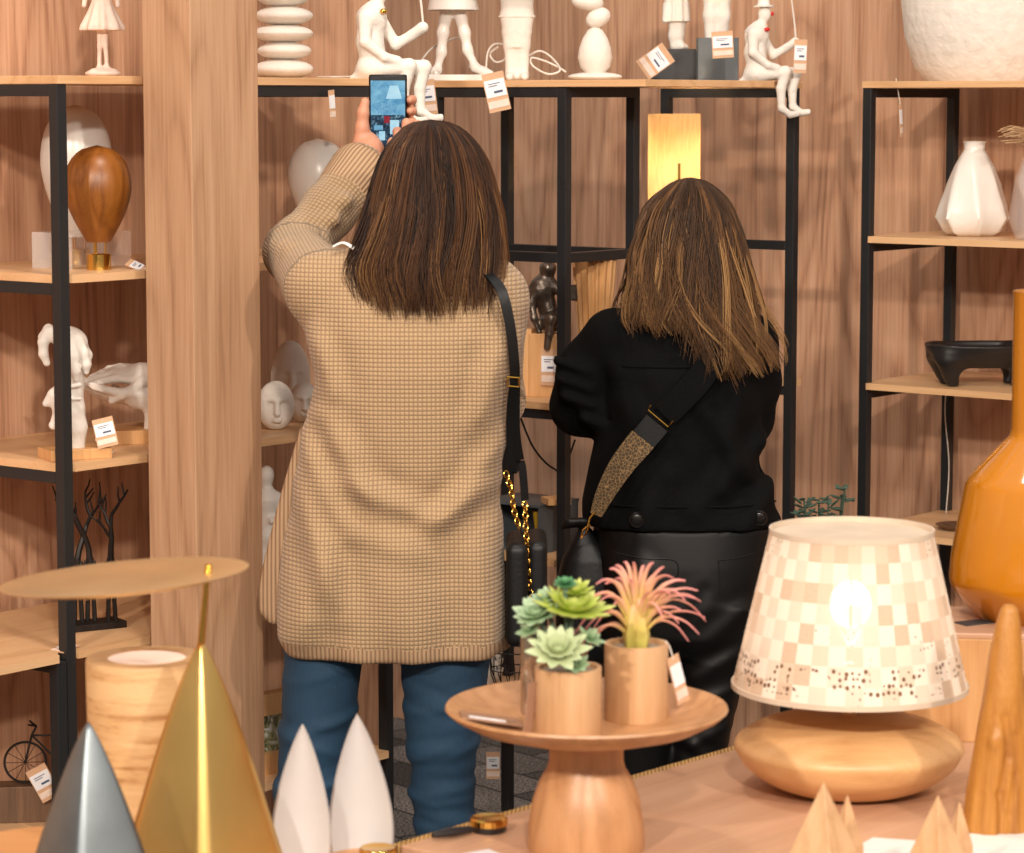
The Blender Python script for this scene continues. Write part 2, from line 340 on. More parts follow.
# signed-distance sculpting -> one continuous surface
class SDF:
    def __init__(s, lo, hi, h):
        s.h = h; s.lo = np.array(lo, float)
        s.n = [int(math.ceil((hi[i] - lo[i]) / h)) + 1 for i in range(3)]
        s.ax = [lo[i] + h * np.arange(s.n[i]) for i in range(3)]
        s.D = np.full(s.n, .2, np.float32)
    def sub(s, lo, hi):
        sl = []
        for i in range(3):
            a = max(0, int((lo[i] - s.lo[i]) / s.h)); b = min(s.n[i], int((hi[i] - s.lo[i]) / s.h) + 2)
            if b <= a: return None, None
            sl.append(slice(a, b))
        g = np.meshgrid(*[s.ax[i][sl[i]] for i in range(3)], indexing='ij', sparse=True)
        return tuple(sl), g
    def put(s, fn, lo, hi, k=.01, op='u'):
        sl, g = s.sub([q - k - 3 * s.h for q in lo], [q + k + 3 * s.h for q in hi])
        if sl is None: return s
        d = fn(*g).astype(np.float32); e = s.D[sl]
        if op == 'u':
            hh = np.maximum(k - np.abs(d - e), 0) / k; s.D[sl] = np.minimum(d, e) - hh * hh * k * .25
        else:
            d = -d; hh = np.maximum(k - np.abs(d - e), 0) / k; s.D[sl] = np.maximum(d, e) + hh * hh * k * .25
        return s
    def cap(s, a, b, ra, rb=None, k=.01, op='u'):
        rb = ra if rb is None else rb; a = np.array(a, float); b = np.array(b, float); d = b - a; L = d @ d + 1e-12; R = max(ra, rb)
        def fn(x, y, z):
            t = np.clip(((x - a[0]) * d[0] + (y - a[1]) * d[1] + (z - a[2]) * d[2]) / L, 0, 1)
            return np.sqrt((x - a[0] - t * d[0]) ** 2 + (y - a[1] - t * d[1]) ** 2 + (z - a[2] - t * d[2]) ** 2) - (ra + (rb - ra) * t)
        return s.put(fn, np.minimum(a, b) - R, np.maximum(a, b) + R, k, op)
    def path(s, pts, rs, k=.01):
        for i in range(len(pts) - 1): s.cap(pts[i], pts[i + 1], rs[i], rs[i + 1], k)
        return s
    def ell(s, c, r, rot=None, k=.01, op='u'):
        R = np.array(rot.transposed()) if rot is not None else np.eye(3); c = [float(q) for q in c]; m = max(r)
        def fn(x, y, z):
            x, y, z = x - c[0], y - c[1], z - c[2]
            p = [(R[i][0] * x + R[i][1] * y + R[i][2] * z) / r[i] for i in range(3)]
            q = np.sqrt(p[0] ** 2 + p[1] ** 2 + p[2] ** 2); return (q - 1) * min(r)
        return s.put(fn, [q - m for q in c], [q + m for q in c], k, op)
    def box(s, c, half, rot=None, r=.003, k=.005, op='u'):
        R = np.array(rot.transposed()) if rot is not None else np.eye(3); c = [float(q) for q in c]; m = math.sqrt(sum(q * q for q in half))
        def fn(x, y, z):
            x, y, z = x - c[0], y - c[1], z - c[2]
            q = [np.abs(R[i][0] * x + R[i][1] * y + R[i][2] * z) - (half[i] - r) for i in range(3)]
            return np.sqrt(sum(np.maximum(t, 0) ** 2 for t in q)) + np.minimum(np.maximum(np.maximum(q[0], q[1]), q[2]), 0) - r
        return s.put(fn, [q - m for q in c], [q + m for q in c], k, op)
    def loft(s, rows, k=.01, p=2.3, wob=None, op='u'):
        # rows (z, cx, hw, cy, hd), any order
        rows = sorted(rows); Z, CX, HW, CY, HD = [np.array(q, float) for q in zip(*rows)]
        m = max(HW.max(), HD.max())
        def fn(x, y, z):
            i = lambda A: np.interp(z, Z, A)
            cx, hw, cy, hd = i(CX), i(HW), i(CY), i(HD)
            q = (np.abs((x - cx) / hw) ** p + np.abs((y - cy) / hd) ** p) ** (1 / p)
            d = (q - 1) * np.minimum(hw, hd)
            if wob: d = d - wob(x, y, z)
            return np.maximum(d, np.maximum(z - Z[-1], Z[0] - z))
        return s.put(fn, (CX.min() - m, CY.min() - m, Z[0]), (CX.max() + m, CY.max() + m, Z[-1]), k, op)
    def mesh(s, name, mat, parent=None, origin=(0, 0, 0), smooth_iter=0, attrs=None):
        D = s.D.copy()
        for ax in range(3):
            idx = [slice(None)] * 3
            for e in (0, -1): idx[ax] = e; D[tuple(idx)] = np.maximum(D[tuple(idx)], s.h)
        g = vdb.FloatGrid(1.0); g.copyFromArray(D); g.transform = vdb.createLinearTransform(voxelSize=1.0)
        pts, quads = g.convertToQuads(isovalue=0.0)
        pts = np.asarray(pts, float) * s.h + s.lo; quads = np.asarray(quads)
        if smooth_iter:
            e = np.concatenate([quads[:, [0, 1]], quads[:, [1, 2]], quads[:, [2, 3]], quads[:, [3, 0]]]); cnt = np.bincount(e.ravel(), minlength=len(pts))[:, None]
            for _ in range(smooth_iter):
                acc = np.zeros_like(pts); np.add.at(acc, e[:, 0], pts[e[:, 1]]); np.add.at(acc, e[:, 1], pts[e[:, 0]])
                pts = pts * .5 + .5 * acc / np.maximum(cnt, 1)
        q = pts[quads]; vol = np.einsum('ij,ij->i', q[:, 0], np.cross(q[:, 1] - q[:, 0], q[:, 2] - q[:, 0]) + np.cross(q[:, 2] - q[:, 0], q[:, 3] - q[:, 0])).sum()
        if vol < 0: quads = quads[:, ::-1]
        me = bpy.data.meshes.new(name); o3 = np.array(origin, float)
        me.from_pydata((pts - o3).tolist(), [], quads.tolist())
        me.polygons.foreach_set('use_smooth', [True] * len(me.polygons)); me.materials.append(mat)
        if attrs:
            for kk, fn in attrs.items():
                A = me.attributes.new(kk, 'FLOAT_VECTOR', 'POINT'); A.data.foreach_set('vector', fn(pts).astype(np.float32).ravel())
        ob = bpy.data.objects.new(name, me)
        if parent is None: ob.location = origin
        return link(ob, parent)

def struct(name, mb, mat, label=None, **kw):
    o = mb.build(name, mat, **kw); tag(o, label, None, None, 'structure'); return o

# ------------------------------------------------------------------ setting
WA0 = Vector((-.758, 4.78, 0)); RU0 = Vector((.758, 6.2, 0)); C10 = Vector((.107, 5.75, 0))
ZB = [H + .044, H - .289, H - .609, H - .931, H - 1.25, H - 1.57]       # top faces of the shelf boards
mb = MB(); mb.prism([(-4, .3), (5, .3), (5, 10), (-4, 10)], -.05, 0); struct('floor', mb, M['carpet'], 'dark speckled carpet tiles')
def wall(name, p, d, L0, L1, thick, mat, label):
    nrm = Vector((-d.y, d.x, 0)); q = lambda t, w: (p + d * t + nrm * w)
    mb = MB(); mb.prism([tuple(q(L0, 0)[:2]), tuple(q(L1, 0)[:2]), tuple(q(L1, thick)[:2]), tuple(q(L0, thick)[:2])], 0, 3.0)
    o = mb.build(name, mat, smooth=False); tag(o, label, kind='structure'); return o
wall('wall_left', WA0 - b2 * .42, a2, -2.4, 1.3, .12, M['wall'], 'brown wood panelled wall behind the left shelves')
RB = RU0 + a2 * .42
wall('wall_back', RB, b2, -3.6, 2.2, .12, M['wall'], 'brown wood panelled wall behind the right shelves')
# square column clad in the paler oak board
cc = PX(193.5, 1.3, 4.80); pw, pd = .114, .163
mb = MB(); c3 = Vector((cc.x, cc.y, 0)); mb.prism([tuple((c3)[:2]), tuple((c3 + a2 * pd)[:2]), tuple((c3 + a2 * pd - b2 * pw)[:2]), tuple((c3 - b2 * pw)[:2])], 0, 3.0)
o = mb.build('pillar', M['pillar'], smooth=False, bevel=.0015); tag(o, 'pale oak clad square pillar left of the woman in the beige cardigan', kind='structure')

# ------------------------------------------------------------------ shelving
def local_frame_obj(mb, name, mat, parent, **kw): return mb.build(name, mat, parent, smooth=False, **kw)
def shelving(label, origin, u, W, D, levels, group='black framed shelving units', posts=(0, 1), front_rail=(), side_rail=(), rear_rail=(), top=True, post_h=None, name='shelving_unit', left_over=0, right_over=0, top_extra=0, side2=True, rear=True):
    # local axes: x along the front, y towards the wall
    t = thing(name, label, 'shelves', origin, math.atan2(u.y, u.x), group)
    w = .021; hh = post_h or (ZB[0] - .014)
    xs = [w / 2, W - w / 2]
    for x in xs:
        for y in ((w / 2, D - w / 2) if rear else (w / 2,)):
            MB().box((x, y, hh / 2), (w, w, hh)).build('post', M['metal_frame'], t, smooth=False, bevel=.001)
    for i in levels:
        z = ZB[i]; ex = .012 if i == 0 else -.001
        x0, x1 = -left_over * (i == 0) + (0 if i == 0 else w + .001), W + right_over * (i == 0) - (0 if i == 0 else w + .001)
        x0 = x0 if i == 0 else .004; x1 = x1 if i == 0 else W - .004
        y0 = -.004 if i == 0 else -.006; y1 = D + (top_extra if i == 0 else 0)
        if i == 0: MB().prism([(x0, y0), (x1, y0), (x1, y1), (x0, y1)], z - .014, z).build('shelf_board', M['board'], t, smooth=False, bevel=.001)
        else:      # notched round the posts
            g = w + .0005
            MB().prism([(g, y0), (W - g, y0), (W - g, g), (W, g), (W, D - g), (W - g, D - g), (W - g, D), (g, D), (g, D - g), (0, D - g), (0, g), (g, g)], z - .014, z).build('shelf_board', M['board'], t, smooth=False)
    r = .02
    for i in side_rail:
        for x in ((xs[0], xs[1]) if side2 else (xs[0],)):
            MB().box((x, D / 2, ZB[i] - .0145 - r / 2), (w, D - 2 * w, r)).build('rail', M['metal_frame'], t, smooth=False, bevel=.001)
    for lst, y in ((front_rail, w / 2), (rear_rail, D - w / 2)):
        for i in lst:
            MB().box((W / 2, y, ZB[i] - .0145 - r / 2), (W - 2 * w, w, r)).build('rail', M['metal_frame'], t, smooth=False, bevel=.001)
    return t
LWD = .38
wb = b2 * 1.0
# left wing: front runs along a2, depth along -b2.  local x=a2 -> local y = rot90(a2) = -b2
lwu = shelving('long left shelving unit with wooden balloon lamp and white hand sculptures', WA0, a2, .845, LWD, (0, 1, 2, 3, 4, 5), side_rail=(0, 1, 2, 3, 4))
MB().box((.645, .01, ZB[0] - .0245), (.36, .02, .02)).build('rail', M['metal_frame'], lwu, smooth=False, bevel=.001)
# low unit further left
lu = shelving('low shelving unit at the left edge holding the bicycle ornament', WA0 - a2 * .79 + b2 * .004, a2, .785, LWD, (3, 4, 5), side_rail=(3, 4), post_h=ZB[3] - .014)
# right unit: front along b2, depth a2 ; local y = rot90(b2) = a2
shelving('right shelving unit with faceted white vase and black bowl', RU0, b2, 1.15, .38, (0, 1, 2, 3, 4, 5), side_rail=(0, 1, 2, 3, 4))
# centre frames
C1W, C1D = .50, .254
c1o = C10 - b2 * .355
shelving('shelving frame behind the two women with the bronze reader on it', c1o, b2, .355, C1D, (0, 2, 3, 4, 5), front_rail=(0, 1, 2), rear_rail=(0, 1), side_rail=(0, 1), right_over=.20, top_extra=.20)
c2r = PX(793, H - .3, 6.25); c2r.z = 0
C20 = c2r - b2 * .36
shelving('shelving frame holding the lit linen lampshade', C20, b2, .36, .06, (0, 2, 3, 5), front_rail=(0, 1, 2), side_rail=(), rear=False, right_over=-.03, top_extra=.02)

# ------------------------------------------------------------------ price tags
def price_tag(label, loc, w, h, tilt=0, yaw=0, lean=0, string=None, group='kraft price tags', printed=True):
    t = thing('price_tag', label, 'price tag', loc, 0, group)
    R = Matrix.Rotation(yaw, 3, 'Z') @ Matrix.Rotation(lean, 3, 'X') @ Matrix.Rotation(tilt, 3, 'Y')
    def pl(name, x0, z0, x1, z1, mat, y=0, th=.0012):
        c = R @ Vector(((x0 + x1) / 2, y, (z0 + z1) / 2)); MB().box(c, (abs(x1 - x0), th, abs(z1 - z0)), rot=R).build(name, mat, t, smooth=False)
    pl('card', -w / 2, -h, w / 2, 0, M['kraft'])
    pl('sticker', -w * .46, -h * .62, w * .46, -h * .18, M['sticker'], -.001)
    if printed:
        for k, (a, b, z) in enumerate(((-.3, .25, .27), (-.3, .1, .33), (-.1, .3, .47))):
            pl('print_line', w * a, -h * (z + (.06 if k == 2 else .02)), w * b, -h * z, M['ink'], -.0018, .0006)
    pl('sticker', -w * .46, -h * .9, w * .46, -h * .72, M['pink_white'], -.001)
    if string:
        MB().tube([R @ Vector((0, -.001, -h * .06))] + [Vector(s) - Vector(loc) for s in string], .0009, 6).build('string', M['cord'], t)
    return t

def lw(x, z, d):  # a point on the left wing seen at column x, d behind the front edge
    q = WA0 - b2 * d; return hit(x, z, Vector((q.x, q.y, 0)), a2)
def rp(p0, x, z, d, du=None): # same for units whose front runs along b2
    q = p0 + a2 * d; return hit(x, z, Vector((q.x, q.y, 0)), b2)

# ------------------------------------------------------------------ left wing contents
# blush girl figurine on the top board
def girl():
    p = lw(103, ZB[0], .17); k = K(p.y); t = thing('girl_figurine', 'blush white girl figurine in a flared skirt, top of left shelves', 'figurine', p)
    s = SDF((-.05, -.05, -.002), (.05, .05, .24), .0018)
    s.ell((0, 0, .006), (.032, .026, .008), k=.004)
    s.path([(-.006, 0, .010), (-.006, 0, .03), (-.005, 0, .055), (-.004, 0, .09)], [.005, .0036, .0045, .006], k=.002)
    s.path([(.006, .004, .010), (.006, .004, .03), (.005, .0, .055), (.005, 0, .09)], [.005, .0036, .0045, .006], k=.002)
    s.cap((-.004, 0, .01), (-.014, -.012, .009), .006, .004); s.cap((.006, .006, .01), (.018, -.004, .009), .006, .004)
    s.loft([(.082, 0, .037, 0, .03), (.09, 0, .036, 0, .029), (.115, 0, .024, 0, .02), (.14, 0, .014, 0, .012)], k=.003, p=2, wob=lambda x, y, z: .0035 * np.sin(np.arctan2(y, x) * 8) * np.clip((.14 - z) / .06, 0, 1))
    s.path([(0, 0, .135), (0, 0, .165), (0, 0, .18)], [.013, .017, .009]); s.cap((0, 0, .18), (0, 0, .195), .006)
    s.ell((0, 0, .208), (.015, .016, .018)); s.ell((0, .006, .212), (.018, .017, .019), k=.004)
    for sx in (-1, 1): s.path([(sx * .017, 0, .17), (sx * .028, -.004, .148), (sx * .03, -.012, .125)], [.006, .005, .004])
    s.mesh('body', M['pink_white'], t)
girl()
def balloon_lamp(label, x, zi, d, wpx, hpx, mat, neck=.3, base=True, rz=0):
    p = lw(x, ZB[zi], d); k = K(p.y); t = thing('balloon_lamp', label, 'lamp', p, 0, None)
    R = wpx / 2 * k; Hh = hpx * k; zb = .028 if base else .0
    pr = []
    for i in range(25):
        s = i / 24; z = zb + .02 + (Hh - zb - .02) * s
        if s < .55: r = R * (neck + (1 - neck) * math.sin(min(s / .62, 1) * PI / 2) ** .95)
        else:
            r0 = R * (neck + (1 - neck) * math.sin(.55 / .62 * PI / 2) ** .95); q = (s - .55) / .45
            r = R * math.sqrt(max(0, 1 - q ** 2.3)) * (r0 / R * (1 - q) + q)
        pr.append((max(r, .0), z))
    MB().lathe([(0, pr[0][1])] + pr, 48).build('shade', mat, t)
    MB().lathe([(.0, .0), (R * .36, 0), (R * .36, zb - .001), (R * .33, zb), (0, zb)], 32).build('base', M['brass'], t)
    mb = MB()
    for q in range(3): mb.tube([(R * .2 * math.cos(q * 2.1), R * .2 * math.sin(q * 2.1), zb - .002), (R * .2 * math.cos(q * 2.1), R * .2 * math.sin(q * 2.1), zb + .03)], .0018, 8)
    mb.build('rod', M['brass'], t)
    return t
balloon_lamp('walnut wood balloon shaped lamp on a brass base', 99, 1, .07, 68, 124, M['balloon_wood'], .34)
balloon_lamp('white balloon shaped lamp standing behind the walnut one', 78, 1, .24, 72, 158, M['white_gloss'], .3)
balloon_lamp('white balloon shaped lamp behind the raised cardigan sleeve', 319, 1, .14, 62, 114, M['white_gloss'], .3)
# acrylic sign holder
p = lw(100, ZB[1], .03); k = K(p.y)
p = lw(82, ZB[1], .15); t = thing('acrylic_stand', 'clear acrylic box stand between the balloon lamps', 'stand', p, ANG_A)
mb = MB(); wv, dv, hv = .14, .10, .062
mb.box((0, 0, hv), (wv, dv, .002)).box((-wv / 2, 0, hv / 2), (.002, dv, hv)).box((wv / 2, 0, hv / 2), (.002, dv, hv)).box((0, dv / 2, hv / 2), (wv, .002, hv)).build('box', M['acrylic'], t, smooth=False)
p = lw(128, ZB[1], .05)
price_tag('price tag lying on the board beside the walnut balloon lamp', p + Vector((0, 0, .012)), .018, .05, tilt=-1.0, lean=-.9)

# white hands and face sculpture on a wood base
def hand_sdf(s, wrist, direction, side, nrm, sc=1.0, curls=(.25, .3, .3, .35), spread=.18, thumb=True, k=.004, fr=1.0):
    d = Vector(direction).normalized(); sd = Vector(side); sd = (sd - d * sd.dot(d)).normalized(); n = Vector(nrm) if nrm is not None else d.cross(sd)
    n = (n - d * n.dot(d) - sd * n.dot(sd)).normalized(); w = Vector(wrist)
    R = Matrix((sd, d, n)).transposed()
    s.ell(w + d * .05 * sc, (.040 * sc, .056 * sc, .015 * sc), R, k=.01 * sc)
    s.cap(w - d * .012 * sc, w + d * .03 * sc, .0225 * sc, .025 * sc, k=.012 * sc)
    L = (.070, .080, .074, .058)
    for i in range(4):
        off = (i - 1.5) * .0195 * sc; base = w + d * (.088 - abs(i - 1.2) * .005) * sc + sd * off
        dd = (d + sd * (i - 1.5) * spread).normalized(); p = base; c = curls[i]; ang = 0; pts = [w + d * .055 * sc + sd * off * .8, p]
        for j, f in enumerate((.45, .30, .25)):
            ang += c * (1, 1.2, .9)[j]; q = dd * math.cos(ang) + n * math.sin(ang); p = p + q * L[i] * f * sc; pts.append(p)
        r = [.0095 * sc * fr, .0095 * sc * fr, .0088 * sc * fr, .008 * sc * fr, .0068 * sc * fr]
        s.path(pts, r, k=.003 * sc)
    if thumb:
        b = w + d * .018 * sc - sd * .028 * sc
        s.path([b, b + (d * .55 - sd * .75 + n * .25).normalized() * .036 * sc, b + (d * .55 - sd * .75 + n * .25).normalized() * .036 * sc + (d * .85 - sd * .35 + n * .4).normalized() * .028 * sc, b + (d * .55 - sd * .75 + n * .25).normalized() * .036 * sc + (d * .9 - sd * .2 + n * .5).normalized() * .052 * sc], [.013 * sc, .0105 * sc, .0095 * sc, .0075 * sc], k=.004 * sc)
def up_hands():
    p = lw(72, ZB[2], .06); k = K(p.y); t = thing('hands_and_face_sculpture', 'white plaster face cradled by a hand on a flat wood base', 'sculpture', p)
    MB().box((.005, 0, .009), (.11, .07, .018), rz=.5).build('base', M['light_wood'], t, smooth=False, bevel=.001)
    k = K(p.y); q = lambda x, y, dy=0: ((x - 72) * k, dy, (459 - y) * k + .0)
    s = SDF((-.065, -.045, .015), (.05, .05, .245), .0016)
    s.path([(q(77, 445)[0], 0, .014), q(78, 428), q(74, 412)], [.014, .015, .018], k=.012)
    s.ell(q(68, 402), (.028, .024, .040), k=.014); s.cap(q(54, 396, -.004), q(47, 404, -.004), .010, .006, k=.010); s.cap(q(58, 420, -.004), q(54, 426, -.004), .009, .008, k=.01)
    s.cap(q(74, 398, -.026), q(84, 398, -.024), .003, .003, k=.005); s.cap(q(72, 386, -.026), q(84, 384, -.024), .004, .003, k=.005); s.cap(q(60, 410, -.022), q(72, 412, -.026), .004, .003, k=.005)
    s.ell(q(76, 376), (.017, .016, .028), k=.016)
    s.ell(q(68, 337), (.034, .024, .020), Matrix.Rotation(.25, 3, 'Y'), k=.016); s.ell(q(76, 352), (.022, .020, .030), k=.014)
    for pts, r_ in ((((52, 332, -.006), (46, 342, -.008), (46, 354, -.008), (49, 363, -.006)), (.011, .009, .008, .006)), (((50, 330, .010), (44, 338, .012), (43, 350, .012)), (.010, .008, .006)), (((80, 340, -.014), (86, 352, -.018), (89, 364, -.016), (89, 371, -.014)), (.012, .010, .009, .006)), (((72, 342, -.020), (76, 356, -.026), (80, 370, -.026), (80, 378, -.024)), (.011, .009, .008, .006)), (((64, 346, -.014), (66, 362, -.022), (70, 374, -.024)), (.010, .008, .006)), (((82, 344, .008), (88, 356, .010), (88, 368, .008)), (.010, .009, .006))):
        s.path([q(*a) for a in pts], list(r_), k=.004)
    s.mesh('figure', M['plaster'], t, smooth_iter=1)
up_hands()
def side_hands():
    p = lw(128, ZB[2], .15); t = thing('open_hands_sculpture', 'white open hands sculpture reaching sideways on a wood block', 'sculpture', p)
    MB().box((.02, 0, .0125), (.15, .07, .025), rz=.3).build('base', M['light_wood'], t, smooth=False, bevel=.001)
    s = SDF((-.10, -.05, .02), (.12, .06, .17), .0017)
    s.path([(.045, 0, .024), (.05, 0, .06), (.075, 0, .09)], [.016, .018, .022], k=.01)
    hand_sdf(s, (.045, -.005, .078), (-1, -.1, .12), (0, -.9, .35), (.0, .3, 1), sc=.86, curls=(.22, .28, .1, .05), spread=.22, fr=.9)
    s.cap((.05, 0, .08), (.1, .0, .085), .02, .022, k=.01)
    hand_sdf(s, (.05, .015, .12), (-1, 0, .05), (0, .9, .3), (0, .2, -1), sc=.86, curls=(.15, .2, .25, .3), fr=.9)
    s.cap((.05, .014, .12), (.11, .015, .108), .021, .025, k=.01)
    s.mesh('hands', M['plaster'], t, smooth_iter=1)
side_hands()
p = lw(108, ZB[2], .02)
price_tag('price tag standing in front of the white open hands sculpture', p + Vector((-.008, -.01, .068)), .036, .052, tilt=-.25, lean=-.35, string=[p + Vector((-.02, -.01, .03)), p + Vector((.01, .0, .006))])

# black branch-headed figures on shelf 3
def trees():
    p = lw(95, ZB[3], .13); k = K(p.y); t = thing('branch_figures_sculpture', 'black iron sculpture of standing figures with branching tree heads', 'sculpture', p)
    MB().box((.0, 0, .006), (.10, .055, .012), rz=.55).build('base', M['iron'], t, smooth=False, bevel=.001)
    r2 = random.Random(5); mb = MB()
    def grow(q, d, L, r, n):
        pts = [q]; dd = Vector(d).normalized()
        for i in range(4):
            dd = (dd + Vector((r2.uniform(-.22, .22), r2.uniform(-.18, .18), r2.uniform(0, .18)))).normalized(); pts.append(pts[-1] + dd * L / 4)
        mb.tube(pts, [r * (1 - .12 * i) for i in range(5)], 6)
        if n > 0:
            for q_ in (2, 3, 4):
                if r2.random() < .9: grow(pts[q_], dd + Vector((r2.choice((-1, 1)) * r2.uniform(.5, 1.0), r2.uniform(-.4, .4), .3)), L * r2.uniform(.45, .65), r * .6, n - 1)
    for bx, by in ((-.03, .0), (-.008, .006), (.03, -.002)):
        for sx in (-.005, .006): mb.tube([(bx + sx * 1.2, by, .012), (bx + sx, by, .045), (bx + sx * .3, by, .09)], [.0045, .004, .0055], 8)
        mb.tube([(bx, by, .08), (bx, by, .125)], [.009, .007], 8)
        for sx in (-1, 1): mb.tube([(bx + sx * .007, by, .12), (bx + sx * .013, by - .004, .095), (bx + sx * .008, by - .006, .075)], .003, 6)
        grow(Vector((bx, by, .12)), (r2.uniform(-.25, .35), 0, 1), .085, .006, 2)
    mb.build('figures', M['iron'], t)
trees()
p = lw(74, ZB[3], .03); price_tag('flat price tag at the foot of the black branch figures', p + Vector((.0, 0, .004)), .03, .05, lean=-1.45, tilt=.5)
# bicycle
def bicycle():
    q = WA0 - b2 * .12; p = hit(44, ZB[4], Vector((q.x, q.y, 0)), a2); k = K(p.y)
    t = thing('bicycle_ornament', 'small black wire bicycle ornament mounted on a brown wood block', 'ornament', p, .12)
    MB().box((-.03, 0, .032), (.10, .05, .064)).build('base', M['dark_wood'], t, smooth=False, bevel=.001)
    def wheel(cx, cz, R):
        mb = MB(); pts = [(cx + R * math.cos(i * PI / 16), 0, cz + R * math.sin(i * PI / 16)) for i in range(33)]
        mb.tube(pts, .0022, 6, cap=False)
        for i in range(12): mb.tube([(cx, 0, cz), (cx + R * math.cos(i * PI / 6), 0, cz + R * math.sin(i * PI / 6))], .0006, 4)
        mb.build('wheel', M['iron'], t)
    wheel(-.03, .102, .036); wheel(.065, .102, .036)
    mb = MB(); mb.tube([(-.03, 0, .102), (-.018, 0, .15), (-.01, 0, .165)], .002, 6); mb.tube([(-.018, 0, .15), (.02, 0, .11), (.065, 0, .102)], .002, 6)
    mb.tube([(-.018, 0, .15), (.035, 0, .148), (.02, 0, .11)], .002, 6); mb.tube([(.035, 0, .148), (.065, 0, .102)], .002, 6)
    mb.tube([(-.022, -.016, .172), (-.01, 0, .166), (-.022, .016, .172)], .002, 6); mb.box((.035, 0, .162), (.02, .01, .004)); mb.tube([(.035, 0, .148), (.035, 0, .162)], .002, 6)
    mb.build('bicycle_frame', M['iron'], t)
    price_tag('white price tag hanging from the wire bicycle ornament', p + Vector((-.008, -.035, .10)), .038, .062, tilt=-.5)
bicycle()

# second left-wing unit: faces, figure, picture
def face(x, d, wpx, hpx, label):
    p = lw(x, ZB[2], d); k = K(p.y); W = wpx * k / 2; Hh = hpx * k; t = thing('face_head', label, 'sculpture', p, .18, 'white simplified face heads')
    s = SDF((-W * 1.4, -W * 1.6, -.002), (W * 1.4, W * 1.4, Hh * 1.05), Hh / 55)
    s.ell((0, 0, Hh * .5), (W, W * .8, Hh * .52), k=.01)
    s.put(lambda x, y, z: z, (-1, -1, -.1), (1, 1, .0), .001, 's')
    s.box((0, -W * 1.05, Hh * .34), (W * .62, W * .42, Hh * .26), r=.004, k=.006, op='s')
    s.cap((0, -W * .72, Hh * .60), (0, -W * .82, Hh * .36), W * .11, W * .17, k=.008)
    s.cap((-W * .16, -W * .74, Hh * .24), (W * .16, -W * .74, Hh * .24), W * .07, k=.006); s.cap((-W * .12, -W * .74, Hh * .19), (W * .12, -W * .74, Hh * .19), W * .06, k=.006)
    s.mesh('head', M['plaster'], t, smooth_iter=1)
face(276, .08, 38, 48, 'short white plaster face head, front of the two by the pillar')
face(291, .20, 40, 76, 'tall white plaster face head standing behind the short one')
face(304, .12, 30, 40, 'white plaster face head half hidden by the cardigan')
def slim_figure():
    p = lw(268, ZB[3], .10); t = thing('white_figure', 'slim white figure sculpture with bent arm, between pillar and cardigan', 'sculpture', p)
    s = SDF((-.05, -.04, 0), (.06, .04, .27), .0018)
    s.ell((0, 0, .006), (.03, .025, .008))
    for sx in (-1, 1): s.path([(sx * .008, 0, .008), (sx * .009, 0, .06), (sx * .008, 0, .12)], [.007, .009, .013])
    s.path([(0, 0, .12), (0, 0, .15), (0, 0, .19), (0, 0, .205)], [.017, .014, .021, .01]); s.cap((0, 0, .2), (0, 0, .22), .006); s.ell((0, -.002, .235), (.014, .016, .018))
    s.path([(-.02, 0, .195), (-.038, -.006, .17), (-.02, -.022, .178)], [.007, .006, .005]); s.path([(.02, 0, .195), (.034, -.004, .16), (.01, -.02, .15)], [.007, .006, .005])
    s.mesh('body', M['white'], t)
slim_figure()
p = lw(262, ZB[4], .06)
z1 = P(266, 697, lw(268, 1, .02).y).z; z0 = P(266, 790, lw(268, 1, .02).y).z
t = thing('picture_frame', 'pale wood box frame with a palm leaf picture', 'picture', lw(272, ZB[4], .05), ANG_A - .15)
fh = z1 - ZB[4]; mb = MB()
for xx, zz, sxx, szz in ((-.075, fh / 2, .02, fh), (.075, fh / 2, .02, fh), (0, .02, .13, .04), (0, fh - .02, .13, .04)): mb.box((xx, 0, zz), (sxx, .03, szz))
mb.build('frame', M['light_wood'], t, smooth=False); MB().box((0, .005, fh / 2), (.13, .004, fh - .08)).build('picture', M['print'], t, smooth=False)

